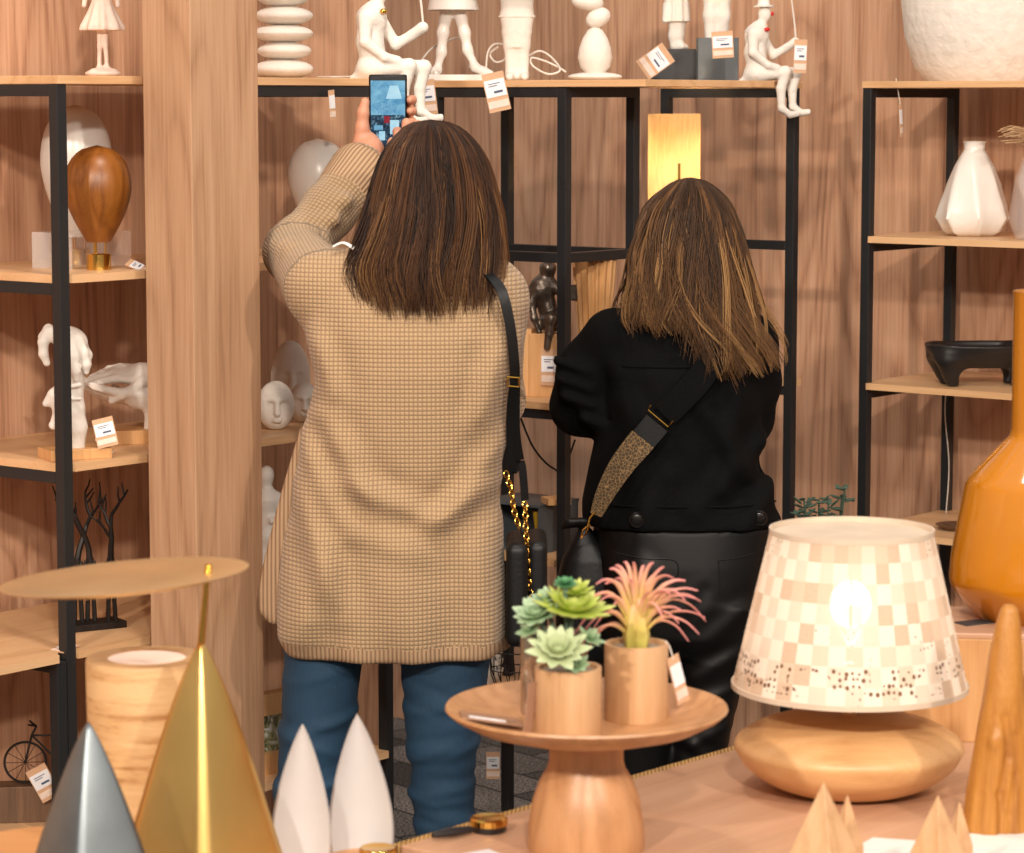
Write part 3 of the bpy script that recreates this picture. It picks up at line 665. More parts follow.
# ------------------------------------------------------------------ centre frames: what stands on them
c1f = lambda x, z, d: rp(C10, x, z, d)
c2f = lambda x, z, d: rp(C20, x, z, d)
def seated_fisher(label, p, sc, tie, nose, sit_tag):
    t = thing('seated_figurine', label, 'figurine', p, 0, None)
    k = .0021 * sc
    def q(x, z, y=0): return (x * k, y * k, z * k)
    s = SDF(q(-16, -46, -22), q(66, 90, 22), .0022 * sc)
    s.ell(q(8, 8), (15 * k, 13 * k, 9 * k), k=.006); s.cap(q(0, 3), q(-10, 0), 5 * k, 2.5 * k, k=.01)      # seat and coat tails
    s.path([q(9, 10), q(5, 30), q(7, 50), q(10, 58)], [12 * k, 10.5 * k, 12 * k, 7 * k], k=.012)
    s.cap(q(5, 50, -9), q(7, 50, 9), 8 * k, k=.008)
    s.cap(q(11, 58), q(13, 66), 4.5 * k, k=.004); s.ell(q(15, 72), (7 * k, 6.5 * k, 9 * k), k=.004)
    for sy, kn, sh in ((-5, (38, 10), (34, -30)), (6, (50, 9), (47, -28))):
        s.path([q(14, 8, sy), q(kn[0], kn[1], sy), q(sh[0] - 1, -8, sy), q(sh[0], sh[1], sy)], [7.5 * k, 6.2 * k, 5.2 * k, 3.8 * k], k=.004)
        s.path([q(sh[0], sh[1] + 1, sy), q(sh[0] + 9, sh[1] - 6, sy), q(sh[0] + 17, sh[1] - 5, sy)], [4 * k, 3.6 * k, 3.3 * k], k=.004)
    s.path([q(2, 50, -11), q(2, 30, -14), q(18, 17, -12), q(28, 14, -8)], [6 * k, 5 * k, 4 * k, 4.5 * k], k=.004)
    s.path([q(12, 50, 11), q(26, 28, 14), q(40, 36, 10), q(49, 42, 6)], [6 * k, 4.6 * k, 4.2 * k, 5 * k], k=.004)
    s.mesh('body', M['plaster'], t, smooth_iter=1)
    mb = MB(); mb.lathe([(0, 0), (11 * k, 0), (11.5 * k, 1.2 * k), (6.8 * k, 2.5 * k), (6 * k, 9 * k), (3 * k, 10 * k), (0, 10 * k)], 24, q(14, 79)); mb.build('hat', M['white'], t)
    for sx in (-1, 1): MB().ell(q(17, 55, -2 + sx * 3.2 - 5), (3.2 * k, 3 * k, 2.3 * k), seg=10, rings=8).build('bow_tie', tie, t)
    if nose: MB().ell(q(23, 72), (2.2 * k,) * 3, seg=12, rings=8).build('nose', nose, t)
    MB().tube([q(50, 38, 5), q(48, 60, 5), q(44, 90, 5), q(46, 120, 4)], [1 * k, 1 * k, .8 * k, .6 * k], 8).build('fishing_rod', M['cord'], t)
    return t
p = lw(364, ZB[0] + .001, .04)
seated_fisher('white seated figurine with gold bow tie above the raised phone', p, 1.08, M['brass'], None, 0)
e = c2r
p = PX(750, ZB[0] + .001, 6.24)
seated_fisher('white seated clown figurine with red nose dangling its legs off the shelf end', p, .96, M['red'], M['red'], 0)
p = PX(801, ZB[0] + .09, 6.2)
price_tag('narrow price tag hanging from the red nosed figurine hand', p, .028, .072, tilt=.03, yaw=.0)
p = PX(424, ZB[0] + .0, 5.75)
price_tag('price tag hanging beside the dangling foot above the phone', p, .040, .07, tilt=-.12)
p = PX(492, ZB[0] + .014, 5.72)
price_tag('price tag hanging over the shelf edge below the standing legs lamp', p, .044, .078, tilt=-.22)

# stacked disc lamp
def disc_stack():
    p = lw(285, ZB[0], .17); k = K(p.y); t = thing('stacked_disc_lamp', 'white lamp base of stacked flattened discs beside the pillar', 'lamp', p)
    z = 0
    for i, (r, h) in enumerate(((30, 19), (27, 17), (30, 17), (29, 18), (26, 17))):
        MB().ell(((i % 2) * .002 - .003, 0, (z + h / 2) * k), (r * k, r * k, h / 2 * 1.06 * k), seg=36, rings=14).build('disc', M['stone'], t); z += h
    MB().lathe([(.0, 0), (.02, 0), (.02, .01), (.005, .012), (.005, .05), (0, .05)], 20, (0, 0, z * k - .002)).build('lamp_socket', M['white'], t)
    MB().lathe([(.11, .05), (.07, .24), (.069, .24), (.108, .05)], 40, (0, 0, z * k)).build('lamp_shade', M['linen'], t)
disc_stack()
p = lw(331, ZB[0] - .022, -.012); price_tag('plain brown price tag dangling edge on below the stacked disc lamp', p, .016, .055, tilt=-.08, yaw=.9, printed=False)
# legs lamp
def legs_lamp():
    p = c1f(462, ZB[0], .10); k = K(p.y); t = thing('walking_legs_lamp', 'white lamp with a pair of striding legs under a shade', 'lamp', p)
    MB().box((.002, 0, .0065), (.16, .09, .013)).build('base', M['white'], t, bevel=.002, smooth=False)
    s = SDF((-.09, -.05, .01), (.07, .05, .17), .0018)
    s.path([(-.03, 0, .155), (-.04, 0, .10), (-.043, 0, .06), (-.052, 0, .025)], [.015, .011, .0095, .007]); s.path([(-.052, 0, .022), (-.058, -.01, .018), (-.054, -.03, .016)], [.009, .008, .005])
    s.path([(-.008, 0, .155), (.006, 0, .10), (.012, 0, .065), (.028, 0, .03)], [.015, .011, .0095, .007]); s.path([(.028, 0, .028), (.046, 0, .02), (.062, -.002, .017)], [.009, .008, .005])
    s.mesh('legs', M['white_gloss'], t, smooth_iter=1)
    MB().lathe([(.004, .28), (.03, .28), (.054, .148), (.052, .147), (.028, .277), (.004, .277)], 40, (-.018, 0, 0)).build('lamp_shade', M['white'], t)
    return t
legs_lamp()
def half_legs():
    p = c1f(517, ZB[0], .12); k = K(p.y); t = thing('standing_legs_lamp', 'white standing legs in knee length shorts beside the cords', 'lamp', p)
    s = SDF((-.05, -.045, 0), (.05, .045, .22), .0018)
    s.path([(-.012, 0, .012), (-.012, 0, .075), (-.014, 0, .10)], [.012, .015, .018]); s.path([(.012, 0, .012), (.011, 0, .075), (.012, 0, .10)], [.012, .015, .018])
    for sx in (-.012, .012): s.cap((sx, 0, .009), (sx * 1.3, -.026, .008), .0095, .008)
    s.loft([(.068, -.001, .023, 0, .02), (.10, 0, .030, 0, .024), (.135, 0, .036, 0, .026), (.15, 0, .034, 0, .026), (.19, 0, .036, 0, .026), (.2, 0, .03, 0, .02)], k=.004)
    s.cap((-.03, -.012, .134), (.03, -.012, .134), .004, k=.004, op='s') if False else None
    s.mesh('legs', M['plaster'], t, smooth_iter=1)
    MB().lathe([(.035, .129), (.0385, .131), (.0385, .134), (.035, .136)], 40, sy=.72).build('hem', M['plaster'], t)
    MB().lathe([(.09, .20), (.05, .36), (.049, .36), (.088, .2)], 40).build('lamp_shade', M['white'], t)
half_legs()
def pebbles():
    p = c1f(595, ZB[0], .22); k = K(p.y); t = thing('balanced_pebble_lamp', 'white balancing pebble stack on an oval base', 'lamp', p)
    MB().ell((0, 0, .008), (.057, .045, .010), seg=36).build('base', M['stone'], t)
    MB().lathe([(0, .014), (.018, .014), (.031, .028), (.036, .048), (.033, .068), (.026, .088), (.016, .104), (.006, .111), (0, .112)], 36).build('pebble', M['stone'], t)
    MB().ell((.006, 0, .130), (.027, .022, .020), Matrix.Rotation(-.45, 3, 'Y'), seg=30).build('pebble', M['stone'], t)
    MB().ell((-.016, 0, .162), (.034, .027, .018), Matrix.Rotation(.12, 3, 'Y'), seg=30).build('pebble', M['stone'], t)
    MB().ell((.004, 0, .195), (.022, .019, .018), seg=30).build('pebble', M['stone'], t)
pebbles()
# cords lying on the top board
def cord(label, pts, r=.0022, mat='cord', name='power_cord', grp=None):
    o = MB().tube(spline(pts, 8), r, 7).build(name, M[mat]); tag(o, label, 'cord', grp); return o
def c1p(x, y, d): # free point above c1 top
    q = c1f(x, ZB[0], d); return P(x, y, q.y)
o = cord('white cord looping behind the striding legs lamp', [c1p(418, 66, .13), c1p(430, 50, .15), c1p(445, 42, .16), c1p(458, 38, .16), c1p(468, 45, .16), c1p(473, 62, .15)])
MB().lathe([(0, 0), (.010, 0), (.007, .02), (.002, .028), (0, .028)], 16, tuple(c1p(473, 68, .15))).build('plug', M['cord'], o, origin=None)
o = cord('white coiled cord between the two pairs of white legs', [c1p(486, 70, .14), c1p(488, 52, .15), c1p(495, 44, .16), c1p(505, 46, .17), c1p(506, 58, .17), c1p(496, 62, .16), c1p(490, 54, .16), c1p(498, 47, .16)])
o = cord('tangled white cord lying left of the pebble stack', [c1p(528, 56, .16), c1p(540, 51, .18), c1p(552, 58, .18), c1p(560, 70, .16), c1p(548, 74, .14), c1p(533, 66, .14), c1p(531, 58, .15), c1p(542, 60, .16), c1p(556, 66, .17), c1p(566, 72, .18)])
o = cord('thin cord running left of the seated figurine with gold bow tie', [lw(318, ZB[0] + .003, .1), lw(335, ZB[0] + .003, .05), lw(350, ZB[0] + .004, .06), lw(362, ZB[0] + .008, .09)], .0016)
MB().ell(c1p(547, 71, .10) , (.014, .009, .007), seg=14, rings=8).build('inline_switch', M['white_gloss'], o) if False else None
# plinths with cut-off figures
def plinth(label, x0, x1, ytop, d, mat, legs):
    p = c2f((x0 + x1) / 2, ZB[0], d); k = K(p.y); w = (x1 - x0) * k; h = (HOR - ytop) * k - (ZB[0] - H)
    t = thing('plinth_sculpture', label, 'sculpture', p); MB().box((0, 0, h / 2), (w, .07, h)).build('plinth', mat, t, smooth=False, bevel=.0008)
    s = SDF((-.06, -.045, h - .002), (.06, .045, h + .16), .0018)
    if legs == 'skirt':
        for sx in (-.004, .010): s.path([(sx - .004, 0, h + .006), (sx - .004, 0, h + .03), (sx, 0, h + .075)], [.007, .010, .015])
        s.path([(0, 0, h + .008), (.012, -.012, h + .006)], [.009, .006]); s.path([(.006, 0, h + .008), (.022, -.006, h + .005)], [.009, .005])
        s.loft([(h + .062, 0, .030, 0, .024), (h + .09, 0, .028, 0, .022), (h + .12, 0, .024, 0, .02)], k=.003, wob=lambda x, y, z: .002 * np.sin(np.arctan2(y, x) * 9))
        s.path([(-.028, -.01, h + .066), (-.026, -.004, h + .1)], [.006, .006])
        s.path([(0, 0, h + .11), (0, 0, h + .14)], [.02, .024])
    else:
        for sx in (-.015, .012): s.path([(sx, 0, h), (sx * 1.05, 0, h + .05), (sx * .9, 0, h + .10)], [.013, .015, .018])
        s.ell((0, 0, h + .105), (.034, .024, .03))
        s.path([(0, 0, h + .11), (0, 0, h + .15)], [.027, .029])
    s.mesh('figure', M['plaster'], t, smooth_iter=1); return t
plinth('white skirted girl sculpture on a low black plinth', 651, 702, 50, .10, M['black_box'], 'skirt')
plinth('white trousered sculpture on the taller slate grey plinth', 697, 737, 39, .05, M['grey_box'], 'legs')
p = PX(663, ZB[0] + .05, 6.28)
price_tag('tilted price tag against the low black plinth', p + Vector((.012, 0, .015)), .05, .07, tilt=.95, yaw=0)
p = PX(722, ZB[0] + .107, 6.18)
price_tag('price tag hanging on the slate grey plinth', p, .046, .057, tilt=-.06)

# bronze reader on a wood block
def reader():
    p = c1f(541, ZB[2], .10); k = K(p.y); t = thing('bronze_reader_sculpture', 'dark bronze seated reader sculpture on a tall wood block', 'sculpture', p)
    MB().box((.010, 0, .066), (.062, .06, .132), rz=-.2).build('block', M['light_wood'], t, smooth=False, bevel=.0015)
    MB().box((-.028, .01, .07), (.026, .05, .14), rz=-.2).build('block', M['light_wood'], t, smooth=False, bevel=.0015)
    z = .134; s = SDF((-.04, -.05, z - .06), (.11, .05, z + .15), .002)
    s.ell((.014, 0, z + .128), (.0165, .017, .018)); s.ell((.014, .004, z + .132), (.018, .017, .015), k=.003)
    s.path([(.012, 0, z + .115), (.006, 0, z + .10), (.012, 0, z + .055), (.02, 0, z + .02)], [.008, .02, .018, .022], k=.01)
    s.path([(-.006, -.008, z + .098), (-.02, -.012, z + .065), (-.015, -.02, z + .03), (-.004, -.02, z + .0)], [.011, .009, .006, .006]); s.ell((-.002, -.004, z + .085), (.024, .02, .022), k=.012)
    s.path([(.024, -.006, z + .1), (.045, -.02, z + .075), (.07, -.026, z + .072)], [.010, .007, .006])
    s.path([(.018, -.012, z + .02), (.045, -.026, z + .045), (.05, -.03, z - .01), (.05, -.03, z - .05)], [.014, .012, .009, .006]); s.path([(.012, -.012, z + .02), (.02, -.036, z + .03), (.012, -.038, z - .03)], [.014, .011, .007])
    s.mesh('figure', M['bronze'], t)
    mb = MB(); mb.box((.074, -.03, z + .085), (.03, .004, .03), rz=.35).box((.094, -.026, z + .085), (.02, .004, .03), rz=-.3); mb.build('book', M['bronze'], t, smooth=False)
    q = p + Vector((.016, -.036, .10)); price_tag('kraft price tag on the wood block under the bronze reader', q, .034, .075, tilt=0, yaw=-.2)
reader()
def ribbed():
    p = c1f(594, ZB[2], .16); k = K(p.y); t = thing('ribbed_vase', 'slatted wood vase with deep vertical ribs behind the woman in black', 'vase', p)
    pr = [(0, 0), (.022, 0), (.026, .05), (.032, .14), (.040, .24), (.043, .285), (.040, .285), (.036, .24), (.02, .05), (0, .045)]
    MB().lathe(pr, 96, fn=lambda a, z: 1 + .09 * math.sin(a * 16)).build('vase', M['light_wood'], t)
ribbed()
# storage box with a yellow jug
q = c1f(528, ZB[3], .03)
t = thing('storage_box', 'dark grey open box on the lower shelf behind the chain bag', 'box', c1f(530, ZB[3], .10), ANG_B); W_, D_, H_ = .15, .13, .10
mb = MB(); mb.box((0, 0, .003), (W_, D_, .006)).box((-W_ / 2, 0, H_ / 2), (.006, D_, H_)).box((W_ / 2, 0, H_ / 2), (.006, D_, H_)).box((0, D_ / 2, H_ / 2), (W_, .006, H_)).box((0, 0, H_), (W_ + .006, D_ + .006, .006)); mb.build('box', M['grey_box'], t, smooth=False)
q = c1f(543, ZB[3] + .006, .08); t = thing('yellow_jug', 'mustard yellow tapered jug inside the dark grey open box', 'jug', q)
MB().lathe([(0, 0), (.012, 0), (.02, .06), (.022, .078), (.019, .078), (.010, .01), (0, .01)], 28).build('jug', M['yellow'], t)
q = c1f(556, ZB[3] + .1035, .07); t = thing('wood_block', 'small pale wood block on top of the dark grey box', 'block', q, .3); MB().box((0, 0, .007), (.05, .05, .014)).build('block', M['light_wood'], t, smooth=False, bevel=.001)
cord('black power cable looping below the shelf edge', [c1f(520, ZB[2] - .04, .05), P(532, 445, 5.9), P(545, 462, 5.92), P(556, 470, 5.95), P(562, 474, 6.0), P(575, 440, 6.05)], .0022, 'strap_black')
# lower shelf: bowls, wire lantern
p = c1f(487, ZB[4], .12); t0 = None
for i in range(4):
    t = thing('white_bowl', 'white bowl in the small stack seen between plate and cardigan', 'bowl', p + Vector((0, 0, .034 + i * .022 - .034)), 0, 'stacked white bowls')
    MB().lathe([(0, 0), (.018, 0), (.034, .03), (.036, .04), (.033, .04), (.016, .006), (0, .006)], 30).build('bowl', M['white_gloss'], t)
def lantern():
    p = c1f(512, ZB[4], .11); t = thing('wire_lantern', 'black wire lantern on the low shelf behind the succulents', 'lantern', p); mb = MB()
    for i in range(14):
        a = 2 * PI * i / 14; mb.tube([(r * math.cos(a + w_), r * math.sin(a + w_), z) for r, z, w_ in ((.03, 0, 0), (.045, .04, .1), (.048, .08, .2), (.035, .13, .35), (.02, .15, .4))], .0013, 5)
    for r, z in ((.03, .001), (.046, .05), (.047, .09), (.02, .15)): mb.tube([(r * math.cos(i * PI / 12), r * math.sin(i * PI / 12), z) for i in range(25)], .0015, 5, cap=False)
    mb.build('wire_cage', M['iron'], t)
lantern()
p = P(493, 752, 5.7); price_tag('white price tag hanging below the cake stand plate, near the floor', p, .028, .056, tilt=0)


# lit lamp with linen cylinder shade
def linen():
    q = c2f(674, 1.5, -.09); t = thing('linen_floor_lamp', 'lit floor lamp with tall pale linen cylinder shade', 'lamp', (q.x, q.y, 0)); k = K(q.y)
    MB().lathe([(0, 0), (.10, 0), (.10, .012), (.009, .018), (.009, 1.45), (0, 1.45)], 32).build('base', M['brass'], t)
    z1 = P(674, 114, q.y).z; z0 = z1 - .30; r = 26 * k
    MB().lathe([(r, z0), (r, z1), (r - .002, z1), (r - .002, z0)], 48).build('lamp_shade', M['linen'], t)
    MB().ell((0, 0, z0 + .14), (.018, .018, .028), seg=16).build('bulb', M['bulb'], t)
    MB().box((.008, -r - .001, z1 - .125), (.006, .002, .035)).build('shade_clip', M['brass'], t, smooth=False)
    d = bpy.data.lights.new('lamp_light', 'POINT'); d.energy = 3.2; d.color = (1, .80, .58); d.shadow_soft_size = .03
    o = bpy.data.objects.new('lamp_light', d); COL.objects.link(o); o.location = (q.x, q.y, z0 + .20)
linen()

# ------------------------------------------------------------------ right unit contents
def ruf(x, zi, d): return rp(RU0, x, ZB[zi], d)
p = ruf(987, 0, .21); k = K(p.y); t = thing('textured_pot', 'large round white textured pot on top of right shelves', 'pot', p)
MB().lathe([(0, 0), (60 * k, 0), (72 * k, 14 * k), (82 * k, 45 * k), (86 * k, 80 * k), (82 * k, 120 * k), (64 * k, 150 * k), (40 * k, 165 * k), (36 * k, 165 * k), (60 * k, 145 * k), (78 * k, 100 * k), (60 * k, 10 * k), (0, 8 * k)], 64).build('pot', M['rough_white'] if 'rough_white' in M else M['plaster'], t)
def faceted():
    p = ruf(973, 1, .15); k = K(p.y); t = thing('faceted_vase', 'white vase of crumpled facets with a short round neck', 'vase', p, .3)
    mb = MB(); prof = [(0, 0), (22, 0), (31, 5), (39, 18), (36, 30), (28, 52), (20, 70), (12.5, 82), (10, 86), (10.5, 92), (12, 94), (8, 94), (7, 86), (15, 70), (0, 8)]
    def fn(a, z):
        q = z / k; am = .0 if q > 80 else .17 * min(1, (80 - q) / 40); return 1 - am * (abs(math.sin(a * 3.5 + q * .012)) ** .7) + .03 * math.sin(a * 2 + 1)
    mb.lathe([(r * k, z * k) for r, z in prof], 84, fn=fn).build('vase', M['white_gloss'], t)
faceted()
def grasses():
    p = ruf(1036, 1, .1); k = K(p.y); t = thing('dried_grass_vase', 'glass bottle of dried beige grass cut by the right edge', 'vase', p)
    MB().lathe([(0, 0), (20 * k, 0), (28 * k, 20 * k), (22 * k, 60 * k), (13 * k, 85 * k), (14 * k, 98 * k), (12 * k, 98 * k), (11 * k, 84 * k), (20 * k, 58 * k), (0, 5 * k)], 40).build('bottle', M['acrylic'], t)
    r3 = random.Random(3); mb = MB()
    for i in range(110):
        a = r3.uniform(0, 2 * PI); l = r3.uniform(15, 38) * k; up = r3.uniform(.2, 1); b = Vector((math.cos(a) * 6 * k, math.sin(a) * 6 * k, 92 * k))
        pts = [Vector((0, 0, 40 * k)), b, b + Vector((math.cos(a) * l * .5, math.sin(a) * l * .5, l * up * .7)), b + Vector((math.cos(a) * l, math.sin(a) * l, l * up * .6))]
        mb.tube(spline(pts, 3), .0011, 4)
    mb.build('grass', M['grass'], t)
grasses()
def bowl():
    p = ruf(981, 2, .12); k = K(p.y); t = thing('footed_bowl', 'black oval bowl with stubby feet on right shelf', 'bowl', p, .1)
    s = SDF((-.14, -.10, 0), (.14, .10, .105), .0022)
    s.loft([(.04, 0, .07, 0, .05), (.058, 0, .105, 0, .07), (.075, 0, .118, 0, .08), (.09, 0, .125, 0, .085)], k=.02, p=2.2)
    s.loft([(.065, 0, .085, 0, .055), (.08, 0, .108, 0, .072), (.095, 0, .115, 0, .077)], k=.004, p=2.2, op='s')
    for sx, sy in ((-1, -1), (1, -1), (-1, 1), (1, 1)): s.cap((sx * .07, sy * .03, .006), (sx * .085, sy * .04, .055), .013, .024, k=.03)
    s.mesh('bowl', M['black_ceramic'], t, smooth_iter=1)
bowl()
p = ruf(958, 3, .12); t = thing('dark_dish', 'small dark wooden dish on the lower right shelf', 'dish', p); MB().lathe([(0, 0), (.03, 0), (.05, .012), (.047, .012), (.028, .004), (0, .004)], 32).build('dish', M['dark_wood'], t)
p = ruf(899, 0, .006); t = price_tag('thin brown tag dangling under the white textured pot', PX(900, H - .004, 6.12), .012, .07, tilt=-.15, yaw=1.0, string=[PX(896, H + .05, 6.2)], printed=False)
cord('thin pale cord hanging down the wall behind the right shelves', [PX(948, H - .6, 6.43), PX(945, H - .7, 6.43), PX(949, H - .82, 6.43), PX(946, H - .93, 6.43)], .0013)
def bush():
    p = PX(818, 0, 6.06); t = thing('artificial_plant', 'dusty green leafy plant behind the lace lampshade', 'plant', (p.x, p.y, 0)); r4 = random.Random(9)
    MB().lathe([(0, 0), (.06, 0), (.08, .3), (.072, .3), (.055, .02), (0, .02)], 32).build('pot', M['black_ceramic'], t)
    mb = MB()
    for i in range(40):
        a = r4.uniform(0, 2 * PI); r = r4.uniform(.01, .075); top = r4.uniform(.66, .845)
        pts = [Vector((0, 0, .25)), Vector((math.cos(a) * r * .5, math.sin(a) * r * .5, top * .7)), Vector((math.cos(a) * r, math.sin(a) * r, top))]; sp = spline(pts, 6); mb.tube(sp, .002, 4)
        for q in sp[4:]:
            for _ in range(3):
                e = r4.uniform(0, 2 * PI); mb.ell(q + Vector((math.cos(e) * .014, math.sin(e) * .014, 0)), (.014, .007, .003), Matrix.Rotation(e, 3, 'Z') @ Matrix.Rotation(r4.uniform(-.8, .3), 3, 'Y'), 6, 4)
    mb.build('leaves', M['bush'], t)
bush()

# ------------------------------------------------------------------ people
def rows(tab, Yc, p=None):                 # (y, xleft, xright, half depth[, Y]) in the photo's frame -> loft rows
    out = []
    for r in tab:
        Y = r[4] if len(r) > 4 else Yc
        A = P(r[1], r[0], Y); B = P(r[2], r[0], Y); out.append((A.z, (A.x + B.x) / 2, abs(B.x - A.x) / 2, Y, r[3]))
    return out
def seg_uv(segs, pts, base_fn):
    # cloth coordinates: base_fn for the trunk, (around, along) on the sleeves / legs
    uv = base_fn(pts); dm = np.full(len(pts), 1e9)
    out = uv.copy()
    for a, b, r, bias in segs:
        a = np.array(a, float); b = np.array(b, float); d = b - a; L = np.linalg.norm(d); d = d / L
        t = (pts - a) @ d; q = pts - a - np.clip(t, 0, L)[:, None] * d; dist = np.linalg.norm(q, axis=1) - r
        e1 = np.cross(d, [0, 1, .01]); e1 /= np.linalg.norm(e1); e2 = np.cross(d, e1)
        ang = np.arctan2(q @ e2, q @ e1)
        m_ = (dist + bias < dm) & (dist < .035) & (t > -.02) & (t < L + .03)
        out[m_] = np.stack([ang * r, t, 0 * t], 1)[m_]; dm = np.where(m_, dist + bias, dm)
    return out
def head(s, c, k=1.0, yaw=0, pitch=0):
    # face looks towards +Y (away from the camera) before yaw
    R = Matrix.Rotation(yaw, 3, 'Z') @ Matrix.Rotation(pitch, 3, 'X'); c = Vector(c); w = lambda x, y, z: tuple(c + R @ Vector((x * k, y * k, z * k)))
    s.ell(w(0, -.012, .02), (.074 * k, .092 * k, .088 * k), R, k=.02); s.ell(w(0, .028, -.035), (.056 * k, .062 * k, .072 * k), R, k=.03)
    s.ell(w(0, .055, -.088), (.026 * k, .024 * k, .02 * k), R, k=.03)
    s.path([w(0, .082, .012), w(0, .098, -.018), w(0, .104, -.034)], [.009 * k, .011 * k, .013 * k], k=.012)
    for sx in (-1, 1):
        s.ell(w(sx * .031, .092, .010), (.017 * k, .012 * k, .011 * k), R, k=.008, op='s')
        s.ell(w(sx * .031, .078, .009), (.0125 * k,) * 3, R, k=.003)
        s.ell(w(sx * .074, -.002, -.008), (.010 * k, .018 * k, .031 * k), R, k=.008)
        s.cap(w(sx * .014, .086, -.06), w(0, .09, -.06), .006 * k, k=.006)
        s.cap(w(sx * .013, .084, -.071), w(0, .088, -.071), .0065 * k, k=.006)
    return w
def add_strands(mb_v, mb_f, tone, pts, r, tn, tip):
    n = len(pts); o = len(mb_v); seg = 3
    for i in range(n):
        p = pts[i]; rr = r * (1 - .75 * (i / (n - 1)) ** 3)
        d = pts[min(i + 1, n - 1)] - pts[max(i - 1, 0)]; d = d / (np.linalg.norm(d) + 1e-9)
        s_ = np.cross(d, [0.13, 1, 0.2]); s_ /= np.linalg.norm(s_) + 1e-9; u = np.cross(s_, d)
        for k in range(seg):
            a = 2 * PI * k / seg; mb_v.append(p + (s_ * math.cos(a) + u * math.sin(a)) * rr); tone.append(min(1, max(0, tn + tip * (i / (n - 1)))))
    for i in range(n - 1):
        for k in range(seg): mb_f.append((o + i * seg + k, o + i * seg + (k + 1) % seg, o + (i + 1) * seg + (k + 1) % seg, o + (i + 1) * seg + k))
def hair(name, table, Yc, mat, parent, origin, nclump, per, endy, seed, part=(0, 0), tone0=.25, wave=.004, phimax=2.0, rad=.0011, tips=.35, curl=0):
    rs = sorted(rows(table, Yc), reverse=True); Z = np.array([r[0] for r in rs])[::-1]; A = [np.array([r[i] for r in rs])[::-1] for i in (1, 2, 3, 4)]
    f = lambda z, i: np.interp(z, Z, A[i]); ztop = Z[-1]; g = np.random.default_rng(seed)
    V, Fc, T = [], [], []
    for c in range(nclump):
        layer = 1 - .30 * g.random() ** 2
        phi = (g.random() * 2 - 1) * phimax; cw = g.normal(0, 1, 6); tn = tone0 + g.normal(0, .13)
        if g.random() < .16: tn += .28
        ze_c = None
        for q in range(per):
            ph = phi + g.normal(0, .05); ly = layer + g.normal(0, .012)
            ey = endy(math.sin(ph)) + cw[5] * 5 + g.normal(0, 3)
            ze = P(512, ey, Yc).z; npt = 20; pts = []
            zz = ztop - (ztop - ze) * (np.linspace(0, 1, npt) ** 1.45)
            for i, z in enumerate(zz):
                s_ = i / (npt - 1); zq = max(z, Z[0]); amp = wave * s_ ** 1.3
                pw = ph * (1 + .0 * s_) + cw[0] * .10 * s_ * math.sin(3 * s_ + cw[1])
                L = ly + (.0 if s_ < .3 else cw[2] * .03 * (s_ - .3))
                hw, hd, cx, cy = f(zq, 1), f(zq, 3), f(zq, 0), f(zq, 2)
                x = cx + hw * L * math.sin(pw) + amp * math.sin(cw[1] + 5 * s_ + cw[3]) * 1.6
                cs = math.cos(pw); y = cy - hd * L * math.copysign(abs(cs) ** (1 - .62 * s_), cs) - amp * abs(math.cos(cw[4] + 4 * s_))
                if curl: x += curl * max(0, s_ - .72) ** 1.5 * (cw[3] * .5 + .3) * 3; y -= abs(curl) * max(0, s_ - .75) * .6
                pts.append(np.array([x, y, z]))
            pts[0] = pts[0] * .5 + .5 * np.array([f(ztop, 0) + part[0], f(ztop, 2) + part[1], ztop])
            add_strands(V, Fc, T, pts, rad, tn + g.normal(0, .04) + .12 * abs(math.sin(ph)), tips)
    me = bpy.data.meshes.new(name); me.from_pydata([tuple(v - np.array(origin)) for v in V], [], Fc)
    me.polygons.foreach_set('use_smooth', [True] * len(me.polygons)); a_ = me.attributes.new('tone', 'FLOAT', 'POINT'); a_.data.foreach_set('value', [float(t) for t in T]); me.materials.append(mat)
    o = bpy.data.objects.new(name, me); link(o, parent); return o
def ribbon(pts, w, th, wid_dir=None, n=8, twist=None):   # flat strap following points; wid_dir = direction of its width
    sp = spline(pts, n); mb = MB(); vs = []
    for i, p in enumerate(sp):
        d = (sp[min(i + 1, len(sp) - 1)] - sp[max(i - 1, 0)]).normalized()
        wd = Vector(wid_dir); wd = (wd - d * wd.dot(d)).normalized(); nn = wd.cross(d).normalized()
        ww = w if not isinstance(w, (tuple, list)) else w[0] + (w[1] - w[0]) * (i / (len(sp) - 1)) ** 1.6
        for a, b in ((-.5, -.5), (.5, -.5), (.5, .5), (-.5, .5)): vs.append(p + wd * ww * a + nn * th * b)
    fs = [(i * 4 + k, i * 4 + (k + 1) % 4, i * 4 + 4 + (k + 1) % 4, i * 4 + 4 + k) for i in range(len(sp) - 1) for k in range(4)] + [(0, 1, 2, 3), tuple(len(vs) - 4 + k for k in range(4))]
    return mb.add(vs, fs)
def chain(pts, L=.011, r=.0045, th=.0014, n=6):
    sp = spline(pts, 30); mb = MB(); acc = 0; last = sp[0]; i = 0; fl = 0
    for j in range(1, len(sp)):
        acc += (sp[j] - last).length; last = sp[j]
        if acc >= L * .72:
            acc = 0; d = (sp[min(j + 2, len(sp) - 1)] - sp[max(j - 2, 0)]).normalized(); s1, s2 = frame(d)
            ang = fl * PI / 2 + .5; sd = s1 * math.cos(ang) + s2 * math.sin(ang); fl ^= 1
            mb.tube([sp[j] + d * math.cos(2 * PI * k / 10) * L * .55 + sd * math.sin(2 * PI * k / 10) * r for k in range(11)], th, 5, cap=False)
    return mb

